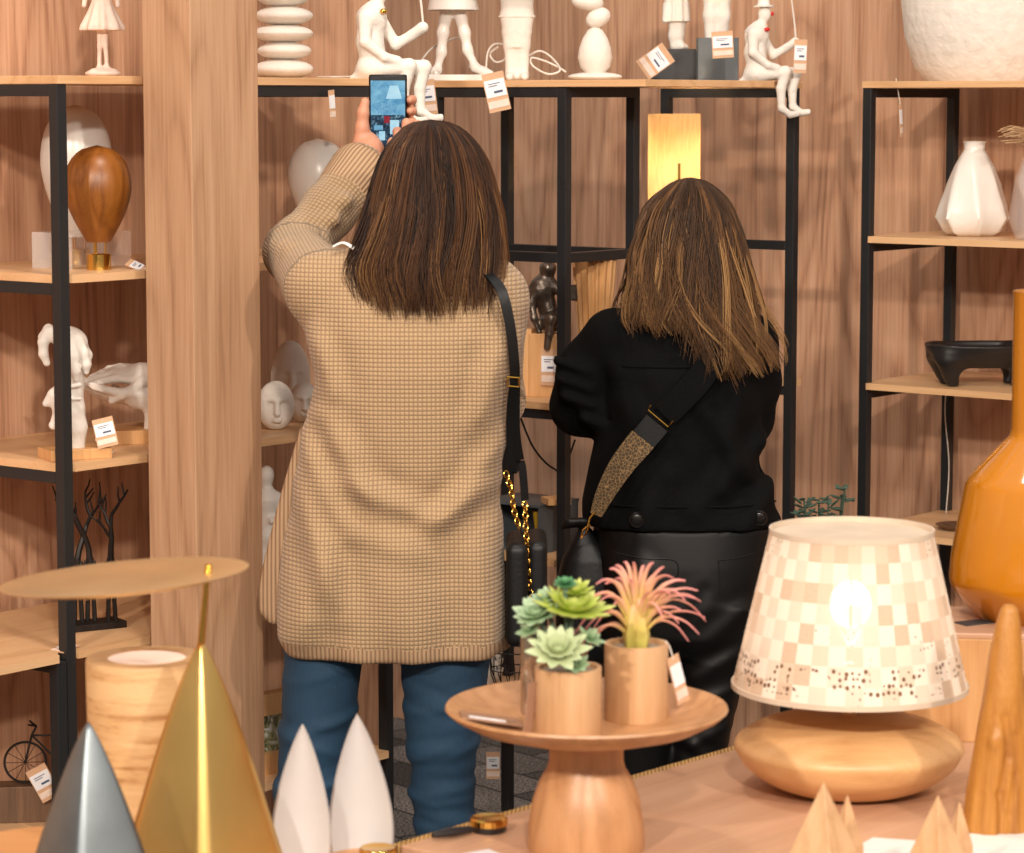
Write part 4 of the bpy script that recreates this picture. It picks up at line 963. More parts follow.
# ---- the woman in the beige cardigan
Y1 = 4.78
def woman1():
    O = Vector((P(400, 500, Y1).x, Y1, 0))
    hc = P(428, 186, Y1 + .06)
    # arm joints
    shL = P(322, 282, Y1 + .01); elL = P(302, 252, Y1 + .25); wrL = P(361, 170, Y1 + .38)
    shR = P(497, 292, Y1 + .02); elR = P(492, 400, Y1 + .17); wrR = P(415, 175, Y1 + .36)
    ph = P(388, 116, Y1 + .43)
    s = SDF((-.55, Y1 - .22, -.0), (.18, Y1 + .50, 1.67), .0065)
    head(s, hc, 1.0, .25, .10)
    s.path([P(426, 215, Y1 + .05), P(425, 258, Y1 + .03)], [.048, .050], k=.03)
    s.loft(rows([(246, 395, 455, .03), (262, 350, 480, .045), (290, 325, 500, .075), (350, 318, 500, .10), (430, 325, 488, .10), (500, 300, 492, .11), (570, 292, 495, .125), (625, 295, 490, .115), (640, 320, 470, .09)], Y1), k=.02)
    s.path([shL, elL, wrL], [.05, .040, .026], k=.02); s.path([shR, elR, wrR], [.05, .040, .026], k=.02)
    for hip, kn, an in ((P(324, 640, Y1), P(305, 812, Y1), P(297, 1040, Y1 + .01)), (P(446, 640, Y1), P(443, 800, Y1), P(447, 1040, Y1 + .01))):
        s.path([hip, kn, (kn * .55 + an * .45), an], [.060, .038, .038, .030], k=.02)
        s.path([(an.x, an.y, .05), (an.x, an.y + .14, .035)], [.035, .03], k=.02)
    body = s.mesh('person', M['skin'], None, origin=O)
    tag(body, 'woman in a beige waffle knit cardigan and blue jeans, photographing with a raised phone', 'person')
    # hands: finer surfaces fused to the wrists
    s = SDF((wrL.x - .10, wrL.y - .10, wrL.z - .08), (wrL.x + .17, wrL.y + .16, wrL.z + .20), .0024)
    pk = K(ph.y)
    def f(x, y, dy): return P(x, y, ph.y + dy)
    s.path([wrL - (wrL - elL).normalized() * .03, wrL, f(370, 150, -.005)], [.026, .025, .026], k=.012)
    s.ell(f(378, 132, .035), (.026, .018, .046), Matrix.Rotation(.25, 3, 'Y'), k=.02)       # palm behind the phone
    s.ell(f(364, 148, .012), (.021, .022, .035), Matrix.Rotation(.35, 3, 'Y'), k=.015)      # heel of the thumb
    s.path([f(361, 143, .0), f(362, 128, -.002), f(363, 113, -.004), f(365, 102, -.004)], [.016, .0125, .0105, .0085], k=.006)
    for i, (ya, yb) in enumerate(((104, 100), (115, 111), (126, 122), (137, 133))):
        s.path([f(376, ya + 4, .034), f(394, ya, .034), f(409, yb + 1, .022), f(412, yb, .003), f(410, yb, -.008)], [.0105, .010, .0095, .0085, .0065], k=.003)
    hand = s.mesh('hand', M['skin'], body, origin=O)
    s = SDF((wrR.x - .10, wrR.y - .08, wrR.z - .06), (wrR.x + .08, wrR.y + .10, wrR.z + .16), .0024)
    s.path([wrR - (wrR - elR).normalized() * .03, wrR], [.026, .024], k=.01)
    s.ell(wrR + Vector((-.005, .0, .04)), (.034, .018, .045), Matrix.Rotation(-.25, 3, 'Y'), k=.015)
    for i in range(4):
        b_ = wrR + Vector((-.03 + i * .019, 0, .075 - abs(i - 1) * .003))
        tgt = f(397, 142, -.014) if i == 0 else b_ + Vector((-.006, -.02, .012))
        s.path([b_, (b_ + tgt) / 2 + Vector((0, -.008, .012)), tgt], [.009, .0085, .0065], k=.003)
    s.path([wrR + Vector((-.025, -.005, .015)), wrR + Vector((-.045, -.015, .04)), wrR + Vector((-.04, -.022, .06))], [.012, .010, .008], k=.004)
    s.mesh('hand', M['skin'], body, origin=O)
    for sx in (-1, 1):
        R = Matrix.Rotation(.25, 3, 'Z') @ Matrix.Rotation(.10, 3, 'X')
        MB().ell(hc + R @ Vector((sx * .031, .0805, .009)) - O, (.0115,) * 3, seg=12, rings=8).build('eye', M['eye'], body)
    # cardigan
    tab = [(244, 360, 480, .04), (252, 340, 494, .055), (262, 322, 506, .068), (280, 309, 518, .085), (305, 305, 525, .105), (335, 306, 525, .122), (370, 311, 521, .13), (400, 309, 514, .13), (430, 305, 507, .13), (470, 295, 503, .13), (500, 288, 503, .135), (540, 280, 505, .14), (580, 274, 507, .145), (610, 272, 508, .145), (630, 274, 508, .14), (643, 283, 507, .135), (650, 290, 505, .13)]
    R_ = rows(tab, Y1); zlo = R_[-1][0]
    g = np.random.default_rng(3)
    folds = []
    for (x0, y0, x1, y1, wd, am) in ((300, 420, 350, 520, .020, .010), (318, 400, 380, 500, .022, .008), (300, 460, 345, 600, .022, .009), (505, 430, 440, 520, .02, .007), (506, 470, 420, 520, .018, .006), (340, 470, 440, 508, .018, .006), (330, 540, 300, 640, .03, .009), (480, 530, 490, 650, .03, .008), (400, 530, 405, 650, .035, .006), (318, 330, 340, 400, .02, .007), (500, 340, 480, 420, .02, .008), (350, 520, 440, 545, .02, .004)):
        folds.append((P(x0, y0, Y1), P(x1, y1, Y1), wd, am * 1.5))
    def wob(x, y, z):
        t_ = 0
        for a, b, wd, am in folds:
            dx, dz = b.x - a.x, b.z - a.z; L = dx * dx + dz * dz
            t = np.clip(((x - a.x) * dx + (z - a.z) * dz) / L, 0, 1); q = (x - a.x - t * dx) ** 2 + (z - a.z - t * dz) ** 2
            e = np.sqrt(q) / wd
            t_ = t_ + am * (np.exp(-e * e) - .5 * np.exp(-(e - 1.8) ** 2)) * (1 - (2 * t - 1) ** 4 * .7)
        hem = np.clip((zlo + .12 - z) / .12, 0, 1)
        ang = np.arctan2(y - Y1, x - O.x)
        return t_ * np.where(y < Y1 + .03, 1, .3) + hem * .006 * np.sin(ang * 9 + 1)
    s = SDF((-.48, Y1 - .24, zlo - .03), (.16, Y1 + .48, 1.64), .0058)
    s.loft(R_, k=.02, p=2.35, wob=wob)
    cuff = wrL + (elL - wrL).normalized() * .012
    e2 = elL + Vector((-.012, 0, 0))
    s.path([shL + Vector((-.002, .01, -.008)), e2, (e2 * .45 + cuff * .55), cuff], [.066, .051, .045, .039], k=.03)
    s.cap(cuff + (elL - cuff).normalized() * .055, cuff - (elL - cuff).normalized() * .004,  .053, .056, k=.002)   # turned-back cuff
    dv = (cuff - e2).normalized(); s.cap(cuff - dv * .012 + dv * .016, cuff + dv * .06, .036, .040, k=.003, op='s')
    # creases at the bent elbow
    for i, fr in enumerate((-.5, -.3, -.1, .1, .3, .5)):
        c = (e2 + (cuff - e2) * fr if fr > 0 else e2 + (shL - e2) * (-fr)) + Vector((.004, -.040, .012)); d_ = Vector((.85, 0, -.5 + .16 * i)).normalized() * .036
        s.cap(c - d_, c + d_, .012, .010, k=.022)
    s.path([shR + Vector((-.008, .02, -.01)), elR, (elR * .4 + wrR * .6)], [.058, .052, .044], k=.03)
    s.cap((elR * .4 + wrR * .6), (elR * .12 + wrR * .88), .045, .04, k=.01)
    cxo = float(O.x)
    base = lambda p_: np.stack([np.where(p_[:, 1] < Y1 + .02, p_[:, 0] * 1.06, p_[:, 0]), p_[:, 2], 0 * p_[:, 0]], 1)
    segs = [(e2, cuff, .052, -.012), (shL + Vector((-.02, .01, -.0)), e2, .066, .004), (elR, wrR, .05, 0)]
    cg = s.mesh('cardigan', M['knit'], body, origin=O, smooth_iter=1, attrs={'knit': lambda p_: seg_uv(segs, p_, base)})
    # ribbed hem band and front panel hanging forward at the left
    cg.data.materials.append(M['rib']); zr = zlo + .028
    for pl in cg.data.polygons:
        if pl.center.z < zr: pl.material_index = 1
        q_ = pl.center + O - cuff; tt = q_.dot((elL - cuff).normalized())
        if -.03 < tt < .056 and (q_ - (elL - cuff).normalized() * tt).length < .07: pl.material_index = 1
    s = SDF((-.50, Y1 - .05, zlo - .02), (-.30, Y1 + .14, 1.12), .006)
    A = [(430, 301, 318), (470, 289, 312), (520, 275, 305), (570, 263, 300), (600, 258, 298), (618, 259, 292), (630, 270, 288)]
    s.loft([(P(0, y, Y1).z, P((a_ + b_) / 2, y, Y1 + .07).x, K(Y1) * (b_ - a_) / 2, Y1 + .06, .018) for y, a_, b_ in A], k=.01)
    s.mesh('front_panel', M['rib'], cg, origin=O, attrs={'knit': base})
    MB().tube(spline([P(333, 247, Y1 - .03), P(344, 243, Y1 - .03), P(356, 250, Y1 - .045)], 6), .0065, 8, flat=.4).add([tuple(v) for v in []], []).build('shirt_collar', M['white'], body, origin=O)
    # jeans
    s = SDF((-.46, Y1 - .16, .05), (.06, Y1 + .17, 1.02), .0055)
    def wr(zs, am):
        def fn(x, y, z):
            t = 0
            for z0, sl, a_ in zs: t = t + a_ * np.exp(-((z - z0 - sl * x - .1 * sl * y) / .010) ** 2) - .6 * a_ * np.exp(-((z - z0 - .02 - sl * x) / .009) ** 2)
            return t * am
        return fn
    zz = lambda y: P(512, y, Y1).z
    s.loft(rows([(600, 290, 500, .12), (630, 288, 496, .12), (642, 292, 492, .10)], Y1), k=.01)
    legL = rows([(630, 285, 368, .085), (665, 284, 362, .083), (700, 282, 357, .078), (740, 280, 352, .074), (780, 276, 346, .066), (820, 272, 336, .060), (860, 268, 328, .060), (920, 268, 326, .060), (980, 272, 322, .050), (1060, 278, 316, .045)], Y1)
    legR = rows([(630, 398, 494, .085), (665, 400, 490, .083), (700, 403, 484, .078), (740, 406, 478, .070), (780, 411, 475, .062), (820, 414, 473, .056), (860, 416, 472, .056), (920, 420, 474, .058), (980, 424, 470, .050), (1060, 428, 466, .045)], Y1)
    wl = [(zz(y), sl, a_) for y, sl, a_ in ((690, .25, .6), (716, -.3, .9), (735, .2, .7), (752, .35, 1), (772, -.2, 1), (790, .1, 1.1), (806, .3, 1), (822, -.15, 1.1), (840, .15, 1))]
    wr2 = [(zz(y) + .1 * sl, sl, a_) for y, sl, a_ in ((690, .3, .5), (700, -.4, .8), (722, -.35, 1), (740, .15, .8), (755, .5, 1.1), (768, .1, .7), (783, -.05, 1.1), (800, .2, .9), (812, .1, 1.2), (830, -.2, 1), (845, .1, 1))]
    s.loft(legL, k=.02, p=2.1, wob=wr(wl, .0034)); s.loft(legR, k=.02, p=2.1, wob=wr(wr2, .0034))
    s.mesh('jeans', M['denim'], body, origin=O, smooth_iter=0)
    for x in (296, 447):
        q = P(x, 1060, Y1); s = SDF((q.x - .07, Y1 - .10, 0), (q.x + .07, Y1 + .24, .13), .005)
        s.path([(q.x, Y1 - .02, .05), (q.x, Y1 + .08, .045), (q.x, Y1 + .16, .03)], [.042, .042, .032], k=.02); s.cap((q.x, Y1, .05), (q.x, Y1, .10), .04, k=.02)
        s.mesh('shoe', M['shoe'], body, origin=O)
    # hair: bob to the shoulders
    HT = [(120, 426, 434, .004), (122, 414, 448, .028), (127, 404, 459, .05), (135, 396, 469, .075), (147, 387, 478, .095), (160, 381, 485, .11), (184, 374, 493, .125), (214, 367, 500, .135), (240, 359, 502, .142), (258, 350, 503, .15), (275, 349, 502, .155), (290, 356, 500, .158), (315, 362, 497, .158)]
    hY = Y1 + .045
    s = SDF((-.30, hY - .18, 1.3), (.02, hY + .14, 1.66), .005)
    s.loft([(z, cx, hw * .93, cy, hd * .93) for z, cx, hw, cy, hd in rows(HT[:-3], hY)], k=.01, p=2)
    s.ell((hc.x, hc.y + .14, hc.z - .06), (.07, .09, .12), k=.02, op='s')
    cp = s.mesh('hair', M['hair_dark'], body, origin=O, smooth_iter=2)
    a_ = cp.data.attributes.new('tone', 'FLOAT', 'POINT'); a_.data.foreach_set('value', [.12] * len(cp.data.vertices))
    hair('hair_strands', HT, hY, M['hair_dark'], cp, O, 420, 9, lambda sn: 304 - 14 * max(0, -sn - .6) / .4 - 8 * max(0, sn - .5), 11, part=(.0, -.03), tone0=.20, wave=.008, phimax=2.0, rad=.0010, tips=.28, curl=.012)
    # phone (held, so a thing of its own)
    t = thing('smartphone', 'black smartphone held up with its lit blue camera screen', 'phone', ph, 0)
    R = Matrix.Rotation(.0, 3, 'X'); k_ = K(ph.y); W, Hh = 38 * k_, 82 * k_
    MB().box((0, .004, 0), (W, .008, Hh)).build('case', M['strap_black'], t, smooth=True, bevel=.0035)
    def scr(nm, x0, y0, x1, y1, mat, dy, ob=t):   # pixel box measured from the phone centre
        return MB().box(((x0 + x1) / 2 * k_, -.0006 - dy, -(y0 + y1) / 2 * k_), ((x1 - x0) * k_, .0004, (y1 - y0) * k_)).build(nm, mat, ob, smooth=False)
    sc_ = scr('screen', -17, -35, 17, 29, M['scr_blue'], 0)
    def sub(x0, y0, x1, y1, mat, dy): return scr('screen_image', x0, y0, x1, y1, mat, dy, sc_)
    MB().prism([(0, 0)] * 0 or [(-5 * k_, 0), (5 * k_, 0), (9 * k_, 15 * k_), (-9 * k_, 15 * k_)], 0, .0003)
    mbp = MB(); zc = -(-16) * k_
    mbp.add([((6 + x) * k_, -.0014, -y * k_) for x, y in ((-4, -30), (4, -30), (8, -17), (-8, -17))] + [((6 + x) * k_, -.0010, -y * k_) for x, y in ((-4, -30), (4, -30), (8, -17), (-8, -17))], [(0, 1, 2, 3), (7, 6, 5, 4), (0, 4, 5, 1), (1, 5, 6, 2), (2, 6, 7, 3), (3, 7, 4, 0)])
    mbp.build('screen_image', M['scr_lamp'], sc_, smooth=False)
    sub(-10, -13, 8, -2, M['scr_mid'], .0006); sub(-17, -1, 17, 29, M['scr_dark'], .0003)
    sub(-4, 0, 2, 7, M['scr_red'], .0008); sub(2, 4, 11, 18, M['scr_lamp'], .0008); sub(-14, 9, -5, 14, M['scr_mid'], .0008); sub(-9, 15, -3, 24, M['scr_lamp'], .0008); sub(6, 13, 16, 23, M['scr_mid'], .001)
    sub(-11, 33 - 1, -5, 34, M['scr_mid'], .0002); sub(-7, 37.5, -2, 39, M['scr_mid'], .0002)
    # shoulder bag
    t = thing('chain_shoulder_bag', 'black leather bag on a gold chain strap hanging beside the beige cardigan', 'bag', P(527, 600, Y1 + .02))
    Ot = t.location.copy()
    def L_(v): return Vector(v) - Ot
    f = lambda x, y, dy: P(x, y, Y1 + dy)
    up_ = [f(478, 268, -.02), f(490, 276, -.085), f(502, 292, -.105), f(510, 325, -.105), f(514, 360, -.095), f(515, 385, -.08), f(515, 430, -.05), f(519, 460, -.03)]
    ribbon([L_(q) for q in up_], .017, .003, (1, .25, 0)).build('strap', M['strap_black'], t)
    ribbon([L_(q) for q in [f(513, 386, -.086), f(510, 420, -.06), f(512, 470, -.03), f(521, 462, -.03), f(525, 500, -.02)]], .013, .003, (1, .2, 0)).build('strap', M['strap_black'], t)
    mb = MB(); bx = [f(507, 377, -.094), f(519, 378, -.092), f(519, 387, -.09), f(508, 386, -.092), f(507, 377, -.094)]; mb.tube([L_(q) for q in bx], .0018, 6); mb.build('buckle', M['chain'], t)
    chain([L_(q) for q in [f(505, 470, -.03), f(511, 490, -.03), f(514, 510, -.03), f(520, 530, -.03)]]).build('chain', M['chain'], t)
    chain([L_(q) for q in [f(525, 500, -.045), f(526, 530, -.055), f(528, 560, -.06), f(531, 590, -.06), f(536, 612, -.05), f(541, 590, .02), f(545, 565, .04)]]).build('chain', M['chain'], t)
    def bagp(x0, x1, y0, y1, dy, hy, nm):
        c = f((x0 + x1) / 2, (y0 + y1) / 2, dy); k2 = K(Y1); s = SDF(c - Vector((.05, .13, .12)), c + Vector((.05, .13, .12)), .004)
        s.box(c, ((x1 - x0) / 2 * k2, hy, (y1 - y0) / 2 * k2), r=(x1 - x0) / 2 * k2 * .8, k=.004)
        s.mesh(nm, M['strap_black'], t, origin=Ot)
    bagp(506, 528, 535, 640, .0, .085, 'bag_body'); bagp(527, 547, 533, 640, .02, .085, 'bag_pocket')
def screen_mat(nm, stops, sc, e):
    m = N('phone_' + nm); v = m.coord(); c = m.ramp(m.noise(v, sc, 3, 1.2), stops); m.col((.02, .02, .02)); m.l(c, m.b.inputs['Emission Color']); m.b.inputs['Emission Strength'].default_value = e; m.set(Roughness=.15); return m.m
for nm, st, sc_, e in (('scr_blue', [(.3, '4b8fb8'), (.7, '8cc4dd')], 45, .85), ('scr_lamp', [(.3, '9fcfe4'), (.7, 'bfe2ee')], 60, .9), ('scr_mid', [(.3, '4f93bf'), (.7, '86bcd8')], 160, .8), ('scr_dark', [(.3, '0c1622'), (.52, '2b5370'), (.72, '9fcbdc')], 95, .6), ('scr_red', [(.3, '7a1828'), (.7, 'b03040')], 60, .7)): M[nm] = screen_mat(nm, st, sc_, e)
M['gloss_black'] = plain('gloss_black_button', '060606', .25)
woman1()

# ---- the woman in black
Y2 = 5.45
def woman2():
    O = Vector((P(680, 500, Y2).x, Y2, 0)); hc = P(690, 238, Y2 + .05)
    f = lambda x, y, dy: P(x, y, Y2 + dy)
    shL = f(612, 338, 0); elL = f(580, 406, .05); wrL = f(650, 420, .20)
    shR = f(748, 345, 0); elR = f(748, 418, .06); wrR = f(690, 400, .20)
    s = SDF((-.02, Y2 - .2, 0), (.62, Y2 + .36, 1.53), .0065)
    head(s, hc, .96, -.05, -.12)
    s.path([f(690, 275, .01), f(688, 312, .0)], [.045, .05], k=.03)
    s.loft(rows([(303, 655, 715, .05), (325, 612, 752, .08), (360, 606, 757, .10), (430, 612, 752, .10), (480, 610, 752, .095), (530, 600, 765, .11), (580, 600, 765, .115), (620, 605, 755, .10)], Y2), k=.02)
    s.path([shL, elL, wrL], [.045, .038, .025], k=.02); s.path([shR, elR, wrR], [.045, .038, .025], k=.02)
    hand_sdf(s, wrL, (1, .1, .15), (0, -.3, 1), (0, 1, .2), sc=.9, curls=(.3, .3, .35, .4)); hand_sdf(s, wrR, (-1, .1, .1), (0, -.3, 1), (0, 1, .2), sc=.9, curls=(.3, .3, .35, .4))
    for x in (634, 697):
        s.path([f(x, 640, 0), f(x, 760, 0), f(x, 935, .0)], [.055, .036, .03], k=.02); s.path([(P(x, 935, Y2).x, Y2 + .04, .05), (P(x, 935, Y2).x, Y2 + .16, .03)], [.034, .03], k=.02)
    body = s.mesh('person', M['skin'], None, origin=O)
    tag(body, 'woman in a short black jacket and black trousers with long highlighted hair', 'person')
    for sx in (-1, 1):
        R = Matrix.Rotation(-.05, 3, 'Z') @ Matrix.Rotation(-.12, 3, 'X')
        MB().ell(hc + R @ Vector((sx * .030, .0775, .009)) - O, (.011,) * 3, seg=12, rings=8).build('eye', M['eye'], body)
    tab = [(303, 650, 728, .04), (310, 626, 744, .06), (318, 610, 753, .075), (335, 602, 760, .095), (370, 600, 766, .118), (410, 598, 764, .125), (450, 592, 764, .12), (480, 586, 770, .12), (500, 582, 777, .125), (515, 582, 781, .13), (523, 584, 782, .13)]
    R_ = rows(tab, Y2); zlo = R_[-1][0]; folds = []
    for (x0, y0, x1, y1, wd, am) in ((700, 400, 745, 470, .02, .009), (735, 390, 720, 480, .02, .008), (760, 440, 690, 500, .022, .007), (620, 400, 640, 500, .022, .006), (660, 470, 640, 525, .025, .005), (655, 350, 720, 352, .012, .003), (770, 480, 740, 520, .02, .007), (610, 360, 640, 430, .02, .006)): folds.append((P(x0, y0, Y2), P(x1, y1, Y2), wd, am))
    def wob(x, y, z):
        t_ = 0
        for a, b, wd, am in folds:
            dx, dz = b.x - a.x, b.z - a.z; L = dx * dx + dz * dz; t = np.clip(((x - a.x) * dx + (z - a.z) * dz) / L, 0, 1)
            e = np.sqrt((x - a.x - t * dx) ** 2 + (z - a.z - t * dz) ** 2) / wd; t_ = t_ + am * (np.exp(-e * e) - .7 * np.exp(-(e - 1.7) ** 2))
        return t_ * np.where(y < Y2 + .03, 1, .3)
    s = SDF((.02, Y2 - .22, zlo - .02), (.60, Y2 + .32, 1.32), .0056)
    s.loft(R_, k=.02, p=2.3, wob=wob)
    s.path([shL + Vector((.004, 0, -.004)), (shL + elL) / 2 + Vector((-.012, 0, 0)), elL, (elL + wrL) / 2, wrL - (wrL - elL).normalized() * .02], [.062, .060, .054, .047, .042], k=.025)
    s.path([shR, (shR + elR) / 2 + Vector((.008, 0, 0)), elR, (elR + wrR) / 2, wrR - (wrR - elR).normalized() * .02], [.060, .052, .046, .045, .040], k=.025)
    for i, (xx, yy) in enumerate(((572, 366), (575, 384), (580, 402), (600, 424))):
        c = f(xx, yy, -.035); d_ = Vector((.030, .0, -.012 if xx < 700 else .014)); s.cap(c - d_, c + d_, .008, .006, k=.03)
        c = f(xx, yy, -.05); d_ = Vector((.028, .0, -.010 if xx < 700 else .012)); s.cap(c - d_, c + d_, .006, .003, k=.012); s.cap(c - d_ + Vector((0, -.006, .014)), c + d_ + Vector((0, -.006, .014)), .004, .002, k=.012, op='s')
    jk = s.mesh('jacket', M['jacket'], body, origin=O, smooth_iter=1)
    # hem band and its buttons, back yoke seam
    rr = [r for r in R_ if r[0] < P(0, 505, Y2).z]
    def around(z, extra, x):
        i = lambda j: np.interp(z, [r[0] for r in sorted(R_)], [r[j] for r in sorted(R_)])
        cx, hw, cy, hd = i(1), i(2) + extra, i(3), i(4) + extra; q = min(1, abs((x - cx) / hw)) ** 2.3; return Vector((x, cy - hd * (1 - q) ** (1 / 2.3), z))
    for yy in (498,):
        z = P(0, yy, Y2).z; pts = [around(z, .0015, P(x, yy, Y2).x) for x in np.linspace(590, 774, 24)]; MB().tube(pts, .0016, 6).build('hem_seam', M['jacket'], jk, origin=O)
    z = P(0, 362, Y2).z; MB().tube([around(z, .001, P(x, 362, Y2).x) for x in np.linspace(615, 700, 14)], .0014, 6).build('yoke_seam', M['jacket'], jk, origin=O)
    for x in (634, 755):
        z = P(0, 511, Y2).z; c = around(z, .004, P(x, 511, Y2).x); mb = MB(); R = Matrix.Rotation(PI / 2, 3, 'X')
        mb.ell(c, (.0155, .004, .0155), seg=24, rings=10); mb.tube([c + Vector((.0125 * math.cos(a * .3142), -.003, .0125 * math.sin(a * .3142))) for a in range(21)], .0018, 6, cap=False); mb.build('button', M['gloss_black'], jk, origin=O)
    # trousers
    s = SDF((.04, Y2 - .2, .04), (.6, Y2 + .2, 1.14), .0055)
    def wob2(x, y, z):
        t_ = 0
        for (x0, y0, x1, y1, wd, am) in ((690, 640, 740, 600, .016, .0028), (690, 668, 745, 640, .014, .0028), (680, 700, 735, 680, .012, .0028), (660, 720, 700, 745, .012, .0028), (690, 735, 725, 720, .012, .0028), (640, 560, 600, 640, .02, .003), (680, 620, 700, 580, .012, -.0015)):
            a = P(x0, y0, Y2); b = P(x1, y1, Y2); dx, dz = b.x - a.x, b.z - a.z; L = dx * dx + dz * dz; t = np.clip(((x - a.x) * dx + (z - a.z) * dz) / L, 0, 1)
            e = np.sqrt((x - a.x - t * dx) ** 2 + (z - a.z - t * dz) ** 2) / wd; t_ = t_ + am * (np.exp(-e * e) - .6 * np.exp(-(e - 1.7) ** 2))
        return t_
    s.loft(rows([(522, 594, 776, .115), (560, 590, 770, .125), (600, 590, 764, .128), (630, 594, 756, .12), (650, 605, 745, .09)], Y2), k=.01, p=2.3, wob=wob2)
    s.loft(rows([(600, 590, 682, .11), (650, 594, 680, .10), (700, 598, 676, .085), (770, 602, 670, .068), (840, 604, 664, .066), (945, 612, 656, .05)], Y2), k=.02, wob=wob2)
    s.loft(rows([(600, 676, 764, .11), (650, 674, 752, .10), (700, 672, 738, .085), (770, 668, 722, .068), (840, 668, 720, .066), (945, 676, 718, .05)], Y2), k=.02, wob=wob2)
    tr = s.mesh('trousers', M['pants'], body, origin=O)
    def onp(x, y): 
        R3 = sorted(rows([(522, 594, 776, .115), (560, 590, 770, .125), (600, 590, 764, .128), (640, 600, 750, .11)], Y2)); z = P(0, y, Y2).z; i = lambda j: np.interp(z, [r[0] for r in R3], [r[j] for r in R3])
        X = P(x, y, Y2).x; q = min(1, abs((X - i(1)) / i(2))) ** 2.3; return Vector((X, i(3) - (i(4) + .001) * (1 - q) ** (1 / 2.3), z))
    for pts in (((612, 545), (640, 549), (672, 551), (673, 572)), ((714, 551), (740, 548), (762, 542)), ((714, 551), (716, 585))):
        MB().tube(spline([onp(*q) for q in pts], 5), .0012, 5).build('pocket_seam', M['strap_black'], tr, origin=O)
    for x in (634, 697):
        q = P(x, 945, Y2); s = SDF((q.x - .07, Y2 - .10, 0), (q.x + .07, Y2 + .24, .13), .005)
        s.path([(q.x, Y2 - .02, .045), (q.x, Y2 + .08, .04), (q.x, Y2 + .17, .03)], [.038, .04, .03], k=.02); s.cap((q.x, Y2, .05), (q.x, Y2, .11), .036, k=.02)
        s.mesh('shoe', M['shoe'], body, origin=O)
    HT = [(178, 684, 694, .004), (181, 674, 706, .028), (187, 666, 715, .05), (196, 655, 724, .075), (207, 646, 731, .095), (230, 639, 737, .115), (255, 635, 741, .128), (280, 635, 745, .14), (300, 631, 750, .15), (315, 628, 755, .158), (330, 634, 758, .162), (350, 650, 758, .166), (372, 665, 752, .168)]
    hY = Y2 + .035
    s = SDF((.16, hY - .2, 1.2), (.54, hY + .14, 1.53), .005)
    s.loft([(z, cx, hw * .9, cy, hd * .9) for z, cx, hw, cy, hd in rows(HT[:-3], hY)], k=.01, p=2); s.ell((hc.x, hc.y + .14, hc.z - .05), (.065, .09, .12), k=.02, op='s')
    cp = s.mesh('hair', M['hair_light'], body, origin=O, smooth_iter=2); a_ = cp.data.attributes.new('tone', 'FLOAT', 'POINT'); a_.data.foreach_set('value', [.1] * len(cp.data.vertices))
    def ey(sn): return 318 + 44 / (1 + math.exp(-(sn + .02) * 12)) + 4 * math.sin(sn * 9) - (14 * max(0, sn - .6) / .4)
    hair('hair_strands', HT, hY, M['hair_light'], cp, O, 430, 8, ey, 23, tone0=.20, wave=.017, phimax=2.0, rad=.0010, tips=.34, curl=.07)
    # crossbody bag
    t = thing('crossbody_bag', 'black crossbody bag with woven brown strap worn over the black jacket', 'bag', f(585, 590, -.05)); Ot = t.location.copy(); L_ = lambda v: Vector(v) - Ot
    wd = Vector((.72, 0, .69)) * 1
    ribbon([L_(q) for q in (f(722, 345, -.135), f(700, 378, -.145), f(680, 400, -.145), f(664, 415, -.14))], .05, .0025, (.75, 0, -.66)).build('strap', M['jacket'], t)
    ribbon([L_(q) for q in (f(657, 423, -.142), f(648, 434, -.142), f(640, 443, -.142))], .05, .003, (.75, 0, -.66)).build('strap_end', M['strap_black'], t)
    ribbon([L_(q) for q in (f(643, 439, -.143), f(622, 465, -.142), f(606, 492, -.138), f(596, 515, -.132))], (.052, .022), .003, (.86, 0, -.50)).build('woven_strap', M['weave'], t)
    fx = lambda x, y: L_(f(x, y, -.147))
    MB().tube([fx(651, 405), fx(648, 410), fx(668, 427), fx(673, 421)], .0016, 6).build('buckle', M['chain'], t)
    MB().tube([fx(595, 512), fx(590, 518), fx(588, 526), fx(583, 530), fx(581, 538), fx(586, 534), fx(590, 524)], .002, 6).build('clasp', M['chain'], t)
    s = SDF(Ot - Vector((.08, .12, .16)), Ot + Vector((.08, .12, .14)), .004)
    s.loft([(P(0, y, Y2).z, P((a_ + b_) / 2, y, Y2).x, K(Y2) * (b_ - a_) / 2, Y2 - .02, h_) for y, a_, b_, h_ in ((526, 578, 590, .02), (540, 570, 600, .04), (556, 562, 612, .05), (575, 557, 618, .055), (600, 554, 620, .058), (640, 556, 618, .058), (655, 562, 612, .05))], k=.01, p=3)
    s.path([f(584, 520, -.04), f(570, 522, -.04), f(562, 528, -.04)], [.014, .010, .004], k=.01)
    s.mesh('bag_body', M['strap_black'], t, origin=Ot)
woman2()

